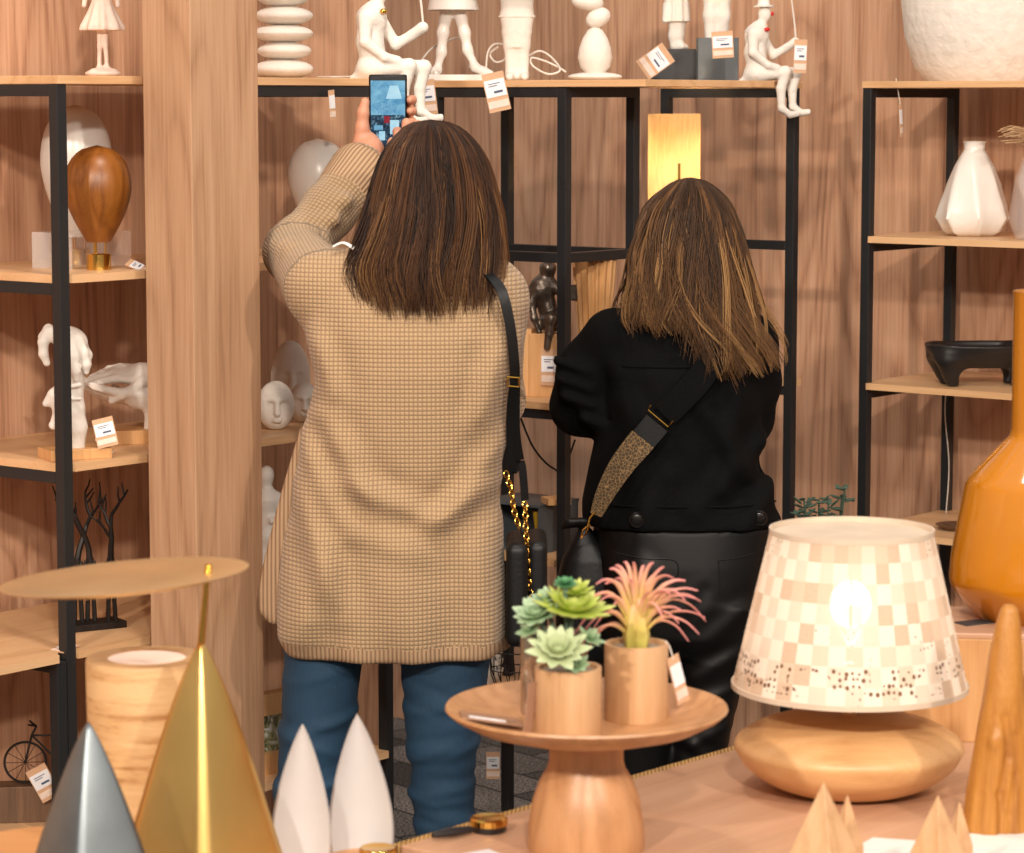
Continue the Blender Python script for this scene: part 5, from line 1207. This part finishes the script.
# ------------------------------------------------------------------ foreground tables
ZT = .75
S0 = P(417, 853, 3.453); S0.z = 0; a3 = Vector((.652, .758, 0)).normalized(); b3 = Vector((a3.y, -a3.x, 0))
ANG3 = math.atan2(a3.y, a3.x)
t = thing('display_table', 'pinkish oak display table with wicker edging carrying lamp and cake stand', 'table', S0 - a3 * .03, ANG3)
L3, W3 = 1.75, .95
MB().prism([(0, -W3), (L3, -W3), (L3, 0), (0, 0)], ZT - .035, ZT).build('tabletop', M['tabletop'], t, smooth=False, bevel=.002)
MB().prism([(0, .0005), (L3, .0005), (L3, .018), (0, .018)], ZT - .03, ZT - .001).build('edging', M['wicker'], t, smooth=False, bevel=.003)
for x, y in ((.05, -.05), (L3 - .05, -.05), (.05, -W3 + .05), (L3 - .05, -W3 + .05)): MB().box((x, y, (ZT - .035) / 2), (.05, .05, ZT - .035)).build('leg', M['tabletop'], t, smooth=False, bevel=.002)
cL = Vector((-.445, 3.20, 0)); t = thing('round_table', 'round honey coloured table under the brass and silver pyramids', 'table', cL)
MB().lathe([(0, ZT - .03), (.355, ZT - .03), (.362, ZT - .015), (.358, ZT), (0, ZT)], 72).build('tabletop', M['orange_wood'], t)
MB().lathe([(0, 0), (.20, 0), (.20, .02), (.04, .05), (.035, ZT - .03), (0, ZT - .03)], 40).build('pedestal', M['orange_wood'], t)
def tb(x, Y): return PX(x, ZT, Y)

# cake stand
def cakestand():
    p = tb(586, 3.42); k = K(p.y); t = thing('cake_stand', 'wooden pedestal cake stand holding potted succulents', 'stand', p)
    zr = .174
    MB().lathe([(0, 0), (59 * k, 0), (60 * k, 3 * k), (59 * k, 25 * k), (55 * k, 50 * k), (48 * k, 70 * k), (40 * k, 84 * k), (38 * k, 92 * k), (38 * k, zr - .034), (0, zr - .034)], 56).build('foot', M['cake_wood'], t)
    MB().lathe([(0, zr - .0345), (50 * k, zr - .0345), (85 * k, zr - .030), (118 * k, zr - .019), (138 * k, zr - .006), (144 * k, zr + .001), (143 * k, zr + .004), (139 * k, zr + .004), (130 * k, zr - .004), (105 * k, zr - .014), (80 * k, zr - .019), (50 * k, zr - .021), (0, zr - .021)], 96).build('plate', M['cake_wood'], t)
    return p, k, ZT + zr - .021
cp_, ck_, zpl = cakestand()
def leafblade(mb, base, dirv, L, W, up=(0, 0, 1), droop=0, T=.35, curl=0, tones=None, n=7):
    d = Vector(dirv).normalized(); up = Vector(up); s = d.cross(up)
    if s.length < .05: s = d.cross(Vector((1, 0, 0)))
    s.normalize(); nn = s.cross(d).normalized(); vs = []; o = []
    p = Vector(base); dd = d.copy()
    for i in range(n + 1):
        u = i / n; w = W * (math.sin(PI * min(1, (u * .93 + .07)) ** .85) ** .8 if i < n else .02) * .5; th = w * T
        c = p; nl = s.cross(dd).normalized()
        for a, b in ((-1, .15), (-.5, -.8), (.5, -.8), (1, .15), (.0, .25)): vs.append(c + s * w * a + nl * th * b)
        o += [u] * 5; dd = (dd + Vector((0, 0, -droop / n)) + nl * (curl / n)).normalized(); p = p + dd * (L / n)
    fs = [(i * 5 + k, i * 5 + (k + 1) % 5, i * 5 + 5 + (k + 1) % 5, i * 5 + 5 + k) for i in range(n) for k in range(5)] + [tuple(range(5)), tuple(n * 5 + k for k in range(5))]
    mb.add(vs, fs); mb.at.setdefault('tone', []).extend(o)
def rosette(mb, c, R, n, W, axis=(0, 0, 1), layers=3, seed=1, el0=.15, el1=1.3):
    g = random.Random(seed); ax = Vector(axis).normalized(); Q = Vector((0, 0, 1)).rotation_difference(ax)
    for l in range(layers):
        el = el0 + (el1 - el0) * l / max(1, layers - 1); L = R * (1 - .22 * l)
        for i in range(n):
            a = 2 * PI * (i + .5 * (l % 2)) / n + g.uniform(-.1, .1); d = Vector((math.cos(a) * math.cos(el), math.sin(a) * math.cos(el), math.sin(el)))
            leafblade(mb, Vector(c) + Q @ (Vector((math.cos(a), math.sin(a), 0)) * R * .06), Q @ d, L * g.uniform(.85, 1.1), W * (1 - .12 * l), up=Q @ Vector((0, 0, 1)), curl=.25)
def pot(label, x, Y, rpx, hpx, name='potted_succulent'):
    p = PX(x, zpl, Y); k = K(Y); t = thing(name, label, 'plant', p); r = rpx * k; h = hpx * k
    MB().lathe([(0, 0), (r * .98, 0), (r, .001), (r, h), (r * .88, h), (r * .88, h * .9), (0, h * .9)], 56).build('pot', M['pot_wood'], t)
    MB().lathe([(0, h * .93), (r * .5, h * .955), (r * .875, h * .93), (r * .875, h * .91), (0, h * .91)], 40).build('gravel', M['pebbles'], t)
    return t, r, h, k
t, r, h, k = pot('green succulent arrangement in the front wooden pot on the cake stand', 568, 3.36, 34, 72)
def px(x, y, dy=0): return Vector(((x - 568) * k, dy, (742 - y) * k))
mb = MB(); rosette(mb, px(572, 612), 40 * k, 13, 17 * k, (0.15, -.25, 1), 4, 2, .1, 1.2); mb.build('lime_rosette', M['leaf_yellow'], t)
mb = MB(); rosette(mb, px(576, 596, .012), 20 * k, 8, 9 * k, (0, -.3, 1), 3, 3, .3, 1.2); mb.build('lime_rosette', M['leaf_yellow'], t)
mb = MB(); rosette(mb, px(565, 586, .01), 13 * k, 12, 6 * k, (0, -.3, 1), 5, 4, .0, 1.4); mb.build('emerald_rosette', M['leaf_emerald'], t)
mb = MB(); rosette(mb, px(536, 616), 26 * k, 10, 15 * k, (-.3, -.5, 1), 4, 5, .1, 1.1); rosette(mb, px(529, 632, -.006), 14 * k, 6, 11 * k, (-.5, -.5, 1), 2, 6); rosette(mb, px(545, 602, .01), 16 * k, 7, 10 * k, (-.2, -.3, 1), 3, 7); mb.build('sage_rosette', M['leaf_pale'], t)
mb = MB(); rosette(mb, px(557, 649, -.03), 32 * k, 11, 15 * k, (0, -.75, 1), 4, 8, .1, 1.3); mb.build('blush_rosette', M['leaf_blush'], t)
mb = MB(); rosette(mb, px(574, 664, -.028), 16 * k, 8, 10 * k, (.1, -.7, 1), 3, 9); rosette(mb, px(590, 640, -.01), 16 * k, 7, 9 * k, (.5, -.4, 1), 2, 12); mb.build('sage_rosette', M['leaf_pale'], t)
mb = MB()
for q in ((572, 612), (536, 618), (565, 590), (557, 649), (574, 664), (545, 604), (529, 634), (590, 640)):
    mb.tube(spline([px(568, 672, -.005), (px(568, 672) + px(*q)) / 2 + Vector((0, 0, -.002)), px(*q)], 4), 2.2 * k, 6)
mb.at = {}; mb.build('stems', M['bush'], t)
# pink air plant
t, r, h, k = pot('pink tipped air plant in the rear wooden pot on the cake stand', 636, 3.46, 32.5, 78, 'potted_air_plant')
g = random.Random(4); mb = MB()
blades = [(-58, -5, 22), (-50, 22, 36), (-30, 62, 60), (-36, 50, 50), (-12, 84, 74), (-4, 88, 76), (8, 80, 70), (26, 82, 66), (20, 70, 60), (48, 64, 58), (62, 46, 52), (56, 52, 50), (44, 40, 40), (66, 30, 34), (50, 6, 26), (60, 14, 30), (-48, -12, 20), (-44, 10, 34), (32, 56, 56), (-20, 66, 60), (12, 60, 50), (-24, 40, 46), (38, 60, 52), (-62, 30, 40), (24, 34, 46), (-8, 70, 62), (58, 60, 56), (-26, 78, 70), (40, 26, 36), (-16, 54, 50), (-54, 40, 56), (-40, 66, 66), (34, 74, 70), (46, 50, 58), (-60, 8, 36), (68, 22, 46), (16, 86, 74), (-20, 80, 70)]
for i, (dx, dz, pk_) in enumerate(blades):
    dy = g.uniform(-30, 22); b0 = Vector((g.uniform(-4, 4) * k, g.uniform(-4, 4) * k, h * .93)); top = h + (16 + g.uniform(-8, 10)) * k
    pts = spline([b0, Vector((dx * .20 * k, dy * .2 * k, h + pk_ * .52 * k)), Vector((dx * .48 * k, dy * .5 * k, h + pk_ * .92 * k)), Vector((dx * .80 * k, dy * .8 * k, h + (pk_ * .62 + dz * .40) * k)), Vector((dx * 1.05 * k, dy * k, h + dz * k - 3 * k))], 6)
    n = len(pts); rs = [(4.6 * (1 - j / n) ** .7 + .7) * k * .62 for j in range(n)]
    v0 = len(mb.v); mb.tube(pts, rs, 6, flat=.6); mb.at.setdefault('tone', []).extend([min(1, (j // 6) / n * 1.25) for j in range(n * 6)])
mb.build('blades', M['airplant'], t)
mb = MB(); mb.lathe([(0, h * .93), (12 * k, h * .94), (14 * k, h + 8 * k), (9 * k, h + 32 * k), (4 * k, h + 46 * k), (0, h + 48 * k)], 16, fn=lambda a, z: 1 + .12 * math.sin(a * 7)); mb.at['tone'] = [.12 + .5 * (i // 16) / 5 for i in range(96)]
bmv = len(mb.v); mb.at['tone'] = [.1 + .45 * (mb.v[i][2] - h * .93) / (50 * k) for i in range(bmv)]; mb.build('heart', M['airplant'], t)
q = Vector(t.location); price_tag('brown price tag tied to the air plant pot', q + Vector((36 * k, -.012, 66 * k)), 16 * k, 52 * k, tilt=-.32, yaw=.7, string=[q + Vector((33 * k, -.006, 76 * k)), q + Vector((29 * k, -.0, 80 * k))], printed=False)
# ribbed mirrored pot behind
p = PX(553, zpl, 3.485); k = K(p.y); t = thing('ribbed_glass_pot', 'ribbed mirrored glass pot behind the green succulents', 'pot', p)
MB().lathe([(0, 0), (31 * k, 0), (32 * k, 2 * k), (32 * k, 84 * k), (29 * k, 84 * k), (29 * k, 4 * k), (0, 4 * k)], 160, fn=lambda a, z: 1 + .035 * math.sin(a * 40)).build('pot', M['mirror_glass'], t)
p = PX(491, zpl + .012, 3.40); t = thing('wrapped_card', 'brown wrapped card lying flat on the left side of the cake stand', 'card', p, .1)
MB().box((0, 0, .001), (.075, .06, .002), rot=Matrix.Rotation(-.07, 3, 'X') @ Matrix.Rotation(.16, 3, 'Y')).build('card', M['wrap'], t, smooth=False); MB().box((-.006, -.018, .0045), (.045, .010, .001), rot=Matrix.Rotation(-.07, 3, 'X') @ Matrix.Rotation(.16, 3, 'Y')).build('sticker', M['sticker'], t, smooth=False)
p = PX(530, zpl + .002, 3.345); t = thing('leaning_card', 'upright brown card leaning against the front succulent pot', 'card', p, 0)
MB().box((0, 0, .034), (.016, .002, .068), rot=Matrix.Rotation(.9, 3, 'Z') @ Matrix.Rotation(.12, 3, 'X')).build('card', M['wrap'], t, smooth=False)

# lace lamp
def lace_lamp():
    p = tb(848, 3.72); k = K(p.y); t = thing('lace_table_lamp', 'lit table lamp with woven lace shade on a pebble shaped wood base', 'lamp', p)
    pr = [(0, 0), (50 * k, 0), (80 * k, 8 * k), (104 * k, 24 * k), (115 * k, 40 * k), (116 * k, 48 * k), (109 * k, 56 * k), (88 * k, 67 * k), (56 * k, 74 * k), (25 * k, 76.5 * k), (0, 77 * k)]
    MB().lathe([tuple(v[:2]) for v in spline([(a, b, 0) for a, b in pr], 4)], 72).build('base', M['lamp_wood'], t)
    zt, zb = P(848, 531, p.y).z - ZT, P(848, 685, p.y).z - ZT; rt, rb = 82 * k, 119 * k
    MB().lathe([(0, 74 * k), (7 * k, 74 * k), (7 * k, zb + .02), (0, zb + .02)], 20).build('stem', M['light_wood'], t)
    MB().lathe([(0, zb + .012), (.010, zb + .012), (.010, zb + .030), (0, zb + .030)], 20).build('lamp_socket', M['white'], t)
    mb = MB(); seg, nv = 120, 24; vs = []; at = []
    for j in range(nv + 1):
        u = j / nv; r = rb + (rt - rb) * u; z = zb + (zt - zb) * u
        for i in range(seg + 1):
            a = 2 * PI * i / seg + PI / 2; vs.append((r * math.cos(a), r * math.sin(a), z)); at.append((i / seg * 40, u * 8.0, 0))
    mb.add(vs, [(j * (seg + 1) + i, j * (seg + 1) + i + 1, (j + 1) * (seg + 1) + i + 1, (j + 1) * (seg + 1) + i) for j in range(nv) for i in range(seg)]); mb.at['lace'] = at
    mb.build('lamp_shade', M['lace'], t, auto=False)
    for nm, r, z in (('trim', rb, zb), ('trim', rt, zt)): MB().lathe([(r - .001, z - .003), (r + .0015, z - .003), (r + .0015, z + .004), (r - .001, z + .004), (r - .001, z - .003)], 96).build(nm, M['shade_trim'], t)
    mb = MB()
    for i in range(3):
        a = i * 2.1 + .4; mb.tube([(0, 0, zb + .05), (rt * math.cos(a), rt * math.sin(a), zt - .004)], .0012, 6)
    mb.build('shade_ring', M['white'], t)
    zbulb = P(848, 604, p.y).z - ZT
    MB().ell((0, 0, zbulb), (.028, .028, .032), seg=24, rings=16).build('bulb', M['bulb'], t)
    d = bpy.data.lights.new('bulb_light', 'POINT'); d.energy = .25; d.color = (1, .92, .84); d.shadow_soft_size = .015
    o = bpy.data.objects.new('bulb_light', d); COL.objects.link(o); o.location = p + Vector((0, 0, zbulb - .052))
M['shade_trim'] = plain('shade_trim', 'cdbba6', .8)
lace_lamp()
# wood crate and ochre vase
p = tb(958, 4.11); k = K(4.0); t = thing('wooden_box', 'oak box behind the lace lamp carrying the ochre vase', 'box', p, -.12)
hb = .150; MB().box((.04, 0, hb / 2), (.24, .22, hb)).build('box', M['light_wood'], t, smooth=False, bevel=.0015)
MB().box((.04, 0, hb + .004), (.24, .22, .008)).build('lid', M['tabletop'], t, smooth=False, bevel=.0015)
zv = ZT + hb + .008
p = PX(1046, zv, 4.14); t = thing('black_card', 'small black card lying on the oak box beside the ochre vase', 'card', PX(974, zv, 4.08), .5); MB().box((0, 0, .001), (.05, .03, .002)).build('card', M['black_box'], t, smooth=False)
def vase():
    p = PX(1046, zv, 4.14); k = K(p.y); t = thing('ochre_vase', 'large glossy ochre vase with a tall straight neck at right edge', 'vase', p)
    y0 = HOR + (H - zv) / k; hh = lambda y: (y0 - y) * k
    pr = [(0, 0), (44 * k, 0), (47 * k, 2 * k), (62 * k, hh(628)), (84 * k, hh(606)), (97 * k, hh(588)), (98.5 * k, hh(580)), (97 * k, hh(560)), (84 * k, hh(486)), (81 * k, hh(480)), (76 * k, hh(474)), (44 * k, hh(440)), (40 * k, hh(436)), (38.5 * k, hh(428)), (39 * k, hh(294)), (40 * k, hh(290)), (38 * k, hh(290)), (36 * k, hh(296)), (36 * k, hh(430)), (0, hh(460))]
    MB().lathe(pr, 96).build('vase', M['glaze'], t)
vase()
# carved wooden finger sculpture
def finger():
    p = tb(994, 3.5); k = K(p.y); t = thing('carved_wood_sculpture', 'tall carved teak flame shaped sculpture in front of the ochre vase', 'sculpture', p)
    y0 = HOR + (H - ZT) / k; z = lambda y: (y0 - y) * k; X = lambda x: (x - 994) * k
    s = SDF((-.06, -.06, 0), (.09, .06, .31), .0022)
    s.loft([(z(608), X(1004.5), 5 * k, 0, 5 * k), (z(613), X(1005), 9 * k, 0, 8 * k), (z(630), X(1004), 13 * k, 0, 11 * k), (z(660), X(1002), 17 * k, 0, 15 * k), (z(700), X(1000), 20 * k, -.002, 19 * k), (z(740), X(998), 24 * k, -.002, 22 * k), (z(800), X(993), 28 * k, 0, 24 * k), (z(840), X(992), 31 * k, 0, 25 * k), (0.0, X(992), 31 * k, 0, 25 * k)], k=.01, p=2.2)
    s.loft([(z(690), X(1028), 4 * k, .01, 5 * k), (z(705), X(1030), 11 * k, .01, 10 * k), (z(740), X(1028), 17 * k, .01, 16 * k), (z(800), X(1022), 22 * k, .01, 20 * k), (0.0, X(1018), 24 * k, .01, 20 * k)], k=.02, p=2.2)
    for pts in (((990, 690), (981, 735), (974, 800), (970, 850)), ((1000, 720), (1003, 760), (996, 800), (998, 850)), ((1010, 740), (1012, 780), (1006, 820), (1008, 850))):
        for (xa, ya), (xb, yb) in zip(pts, pts[1:]): s.cap((X(xa), -.027, z(ya)), (X(xb), -.029, z(yb)), .004, .004, k=.006, op='s')
    s.ell((X(990), -.027, z(745)), (.008, .005, .010), k=.006)
    s.mesh('figure', M['teak'], t, smooth_iter=1)
finger()
def peak(label, x, Y, ytop, wpx, rz, h2=None):
    p = tb(x, Y); k = K(Y); t = thing('wooden_peak', label, 'ornament', p, rz, 'small faceted wooden peaks'); hh = P(x, ytop, Y).z - ZT; w = wpx * k
    MB().add([(-w / 2, -w / 2, 0), (w / 2, -w / 2, 0), (w / 2, w / 2, 0), (-w / 2, w / 2, 0), (-w * .48, -w * .48, hh * .42), (w * .48, -w * .48, hh * .42), (w * .48, w * .48, hh * .42), (-w * .48, w * .48, hh * .42), (0, 0, hh)],
             [(3, 2, 1, 0), (0, 1, 5, 4), (1, 2, 6, 5), (2, 3, 7, 6), (3, 0, 4, 7), (4, 5, 8), (5, 6, 8), (6, 7, 8), (7, 4, 8)]).build('block', M['pot_wood'], t, smooth=False, bevel=.0008)
peak('taller faceted wooden peak in front of the lace lamp base', 822, 3.18, 781, 52, .9)
peak('slim wooden peak tucked behind the taller faceted peak', 846, 3.27, 793, 26, .5)
peak('faceted wooden peak left of the carved teak sculpture', 936, 3.2, 794, 42, .75)
peak('slim wooden peak touching the carved teak sculpture', 958, 3.29, 800, 22, .4)
t = thing('paper_sheet', 'white paper sheet on the table under the wooden peaks', 'paper', tb(930, 3.40), 0)
k = K(3.4); MB().prism([(-80 * k, -.13), (-72 * k, .02), (-52 * k, .06), (-10 * k, .045), (125 * k, .12), (130 * k, -.13)], 0.0004, .0024).build('sheet', M['white'], t, smooth=False)

# left group
def fin_pyramid(name, label, cat, xa, ya, Y, wbase, mat, rz, pw=1.12, seg=26):
    p = tb(xa, Y); k = K(Y); t = thing(name, label, cat, p, rz); hh = P(xa, ya, Y).z - ZT; W = wbase * k / 2
    mb = MB(); vs = []; n = 48
    for i in range(seg + 1):
        u = i / seg; w = W * (1 - u) ** (1 / pw) if u < 1 else 0
        w = max(w, W * .012)
        for j in range(n):
            a = 2 * PI * j / n; c, s_ = math.cos(a), math.sin(a); e = 1 / (abs(c) ** 1.12 + abs(s_) ** 1.12) ** (1 / 1.12)   # rounded diamond plan
            vs.append((w * e * c, w * e * s_ * .8, hh * u))
    mb.add(vs, [(i * n + j, i * n + (j + 1) % n, (i + 1) * n + (j + 1) % n, (i + 1) * n + j) for i in range(seg) for j in range(n)] + [tuple(range(n))[::-1], tuple(seg * n + j for j in range(n))])
    mb.build('body', mat, t, auto=False); return t, p, k, hh
t, p, k, hh = fin_pyramid('brass_disc_lamp', 'brass pyramid lamp topped by a wide shallow gold disc', 'lamp', 204, 640, 3.3, 172, M['brushed_gold'], .12, 1.25)
dz = P(213, 568, 3.3).z - ZT; kx = k
MB().tube([(-0.0 , 0, hh - .004), (3 * k, 0, hh + 25 * k), (8 * k, 0, dz + .003)], [.0045, .0038, .0036], 14).build('stem', M['brass'], t)
cD = ((128 - 204) * k, 0, P(128, 576, 3.3).z - ZT); MT = Matrix.Rotation(-.075, 3, 'Y') @ Matrix.Rotation(-.03, 3, 'X')
mb = MB(); R0 = 126 * k; mb.lathe([(0, -.012), (R0 * .4, -.011), (R0 * .75, -.007), (R0 * .97, -.0005), (R0, .0012), (R0 * .97, .0015), (R0 * .75, -.003), (R0 * .4, -.0075), (0, -.0085)], 120)
mb.v = [tuple(Vector(cD) + MT @ Vector(v)) for v in mb.v]; mb.build('disc', M['disc_gold'], t)
MB().lathe([(0, 0), (.004, 0), (.004, .008), (0, .009)], 16, (8.5 * k, 0, dz - .004)).build('stem_glint', M['brass'], t)  # highlight built as a solid: the stem's reflection in the disc
fin_pyramid('silver_pyramid', 'smaller brushed silver pyramid ornament in front of the wood cylinder', 'ornament', 92, 722, 3.12, 158, M['silver'], -.1, 1.25)
def cyl_lamp():
    p = tb(150, 3.42); k = K(p.y); t = thing('veneer_cylinder_lamp', 'pale banded wood veneer cylinder lamp behind the brass pyramid', 'lamp', p); hh = P(150, 657, p.y).z - ZT
    MB().lathe([(0, 0), (59 * k, 0), (60 * k, 4 * k), (62 * k, hh - 3 * k), (61 * k, hh), (40 * k, hh), (40 * k, hh - 3 * k), (0, hh - 3 * k)], 90).build('shade', M['veneer'], t)
    MB().lathe([(0, hh - 3 * k + .0005), (39.6 * k, hh - 3 * k + .0005), (39.6 * k, hh - 1 * k), (0, hh - 1 * k)], 60).build('diffuser', M['diffuser'], t)
cyl_lamp()
def blade(label, xa, ya, x0, x1, Y, rz):
    xc = (x0 + x1) / 2; p = tb(xc, Y); k = K(Y); t = thing('white_blade_ornament', label, 'ornament', p, rz, 'pointed white shell blades'); hh = P(xc, ya, Y).z - ZT
    mb = MB(); n, m_ = 30, 16; W = (x1 - x0) / 2 * k; out, inn = [], []
    for i in range(n + 1):
        u = i / n; w = W * 1.03 * (math.cos(u * PI / 2) ** .8) * (.86 + .14 * math.sin(min(1, u * 2.2 + .25) * PI / 2)); w = max(w, .0006); lean = (xa - xc) * k * u ** 1.5
        for th, lst in ((0, out), (1, inn)):
            for j in range(m_ + 1):
                v = -1 + 2 * j / m_; ww = w * (1 if not th else .93); cv = .45 * (1 - v * v) * w
                lst.append((lean + ww * v, cv + (.0 if th else .0045), hh * u))
    N_ = len(out); mb.add(out + inn, [(i * (m_ + 1) + j, i * (m_ + 1) + j + 1, (i + 1) * (m_ + 1) + j + 1, (i + 1) * (m_ + 1) + j) for i in range(n) for j in range(m_)] + [(N_ + i * (m_ + 1) + j, N_ + (i + 1) * (m_ + 1) + j, N_ + (i + 1) * (m_ + 1) + j + 1, N_ + i * (m_ + 1) + j + 1) for i in range(n) for j in range(m_)]
           + [(i * (m_ + 1), (i + 1) * (m_ + 1), N_ + (i + 1) * (m_ + 1), N_ + i * (m_ + 1)) for i in range(n)] + [(i * (m_ + 1) + m_, N_ + i * (m_ + 1) + m_, N_ + (i + 1) * (m_ + 1) + m_, (i + 1) * (m_ + 1) + m_) for i in range(n)] + [(j, N_ + j, N_ + j + 1, j + 1) for j in range(m_)] + [(n * (m_ + 1) + j, n * (m_ + 1) + j + 1, N_ + n * (m_ + 1) + j + 1, N_ + n * (m_ + 1) + j) for j in range(m_)])
    mb.build('blade', M['blade_white'], t)
M['blade_white'] = plain('satin_white_shell', 'c3c2c3', .5, 0, .02)
blade('shorter pointed white blade ornament in front of the jeans', 304, 725, 270, 333, 3.36, .12)
blade('taller pointed white blade ornament in front of the jeans', 358, 715, 328, 396, 3.40, .1)
# gold lidded jars
def jar(label, x, y, Y, z0, rpx):
    p = PX(x, z0, Y); k = K(Y); t = thing('gold_lidded_jar', label, 'jar', p, 0, 'black jars with gold lids'); zt = P(x, y, Y).z - z0; r = rpx * k
    MB().lathe([(0, 0), (r * .9, 0), (r * .95, .002), (r * .95, zt - .010), (0, zt - .010)], 40).build('jar', M['black_ceramic'], t)
    MB().lathe([(0, zt - .0095), (r, zt - .0095), (r, zt - .002), (r * .92, zt), (r * .8, zt - .001), (0, zt - .002)], 72, fn=lambda a, z: 1 + .02 * math.sin(a * 30)).build('lid', M['brass'], t)
jar('gold lidded black jar beside the cake stand foot', 489, 817, 3.50, ZT, 19)
jar('gold lidded black jar beside the taller white blade', 378, 847, 3.36, ZT, 19)
t = thing('black_brush', 'black object lying beside the gold lidded jar at table edge', 'ornament', tb(450, 3.46), .55); MB().tube([(-.025, 0, .008), (0, 0, .009), (.03, 0, .008)], [.004, .008, .006], 12, flat=.8).build('brush', M['black_ceramic'], t)
t = thing('table_card', 'white card lying on the table left of the cake stand foot', 'card', tb(490, 3.36), .6); MB().box((0, 0, .001), (.05, .08, .0015)).build('card', M['sticker'], t, smooth=False)
# ------------------------------------------------------------------ light and camera
w = bpy.data.worlds.new('shop'); SC.world = w; w.use_nodes = True; nt = w.node_tree; bg = nt.nodes['Background']
tc = nt.nodes.new('ShaderNodeTexCoord'); sx_ = nt.nodes.new('ShaderNodeSeparateXYZ'); nt.links.new(tc.outputs['Generated'], sx_.inputs[0])
rp_ = nt.nodes.new('ShaderNodeValToRGB'); nt.links.new(sx_.outputs['Z'], rp_.inputs[0])
els = rp_.color_ramp.elements; els[0].position = 0; els[0].color = (.30, .25, .21, 1); els[1].position = .9; els[1].color = (.80, .78, .76, 1)
e = els.new(.12); e.color = (.48, .43, .39, 1)
vo = nt.nodes.new('ShaderNodeTexVoronoi'); vo.inputs['Scale'].default_value = 3.4; nt.links.new(tc.outputs['Generated'], vo.inputs['Vector'])
lt = nt.nodes.new('ShaderNodeMath'); lt.operation = 'LESS_THAN'; lt.inputs[1].default_value = .12; nt.links.new(vo.outputs['Distance'], lt.inputs[0])
gz = nt.nodes.new('ShaderNodeMath'); gz.operation = 'GREATER_THAN'; gz.inputs[1].default_value = .15; nt.links.new(sx_.outputs['Z'], gz.inputs[0])
ml = nt.nodes.new('ShaderNodeMath'); ml.operation = 'MULTIPLY'; nt.links.new(lt.outputs[0], ml.inputs[0]); nt.links.new(gz.outputs[0], ml.inputs[1])
mx_ = nt.nodes.new('ShaderNodeMix'); mx_.data_type = 'RGBA'; nt.links.new(ml.outputs[0], mx_.inputs[0]); nt.links.new(rp_.outputs[0], mx_.inputs[6]); mx_.inputs[7].default_value = (3.2, 2.9, 2.5, 1)
nt.links.new(mx_.outputs[2], bg.inputs[0]); bg.inputs[1].default_value = .8
def area(loc, target, size, power, c='fff1e1'):
    d = bpy.data.lights.new('ceiling_lamp', 'AREA'); d.energy = power; d.size = size; d.color = lin(c)[:3]; d.shape = 'DISK'
    o = bpy.data.objects.new('ceiling_lamp', d); COL.objects.link(o); o.location = loc
    o.rotation_euler = (Vector(target) - Vector(loc)).to_track_quat('-Z', 'Y').to_euler(); return o
area((-2.2, -1.2, 3.7), (-.4, 6, 1.5), .25, 170)
area((.5, -1.6, 3.7), (.2, 6.5, 1.5), .25, 170)
area((2.8, -.4, 3.6), (.9, 6.5, 1.5), .25, 110)
area((-.2, 3.9, 3.5), (.2, 6.5, 1.4), .3, 26)  # added wash lamp, no visible source; brightens the wall behind the shelves
cam = bpy.data.cameras.new('camera'); co = bpy.data.objects.new('camera', cam); COL.objects.link(co)
co.location = (0, 0, H); co.rotation_euler = (PI / 2 - PT, 0, 0); cam.sensor_width = 36; cam.lens = F / 1024 * 36; cam.clip_start = .1
cam.dof.use_dof = True; cam.dof.focus_distance = 5.3; cam.dof.aperture_fstop = 9
SC.camera = co
vs = SC.view_settings; vs.view_transform = 'Standard'; vs.look = 'None'; vs.gamma = 1; vs.use_curve_mapping = False; vs.exposure = .2
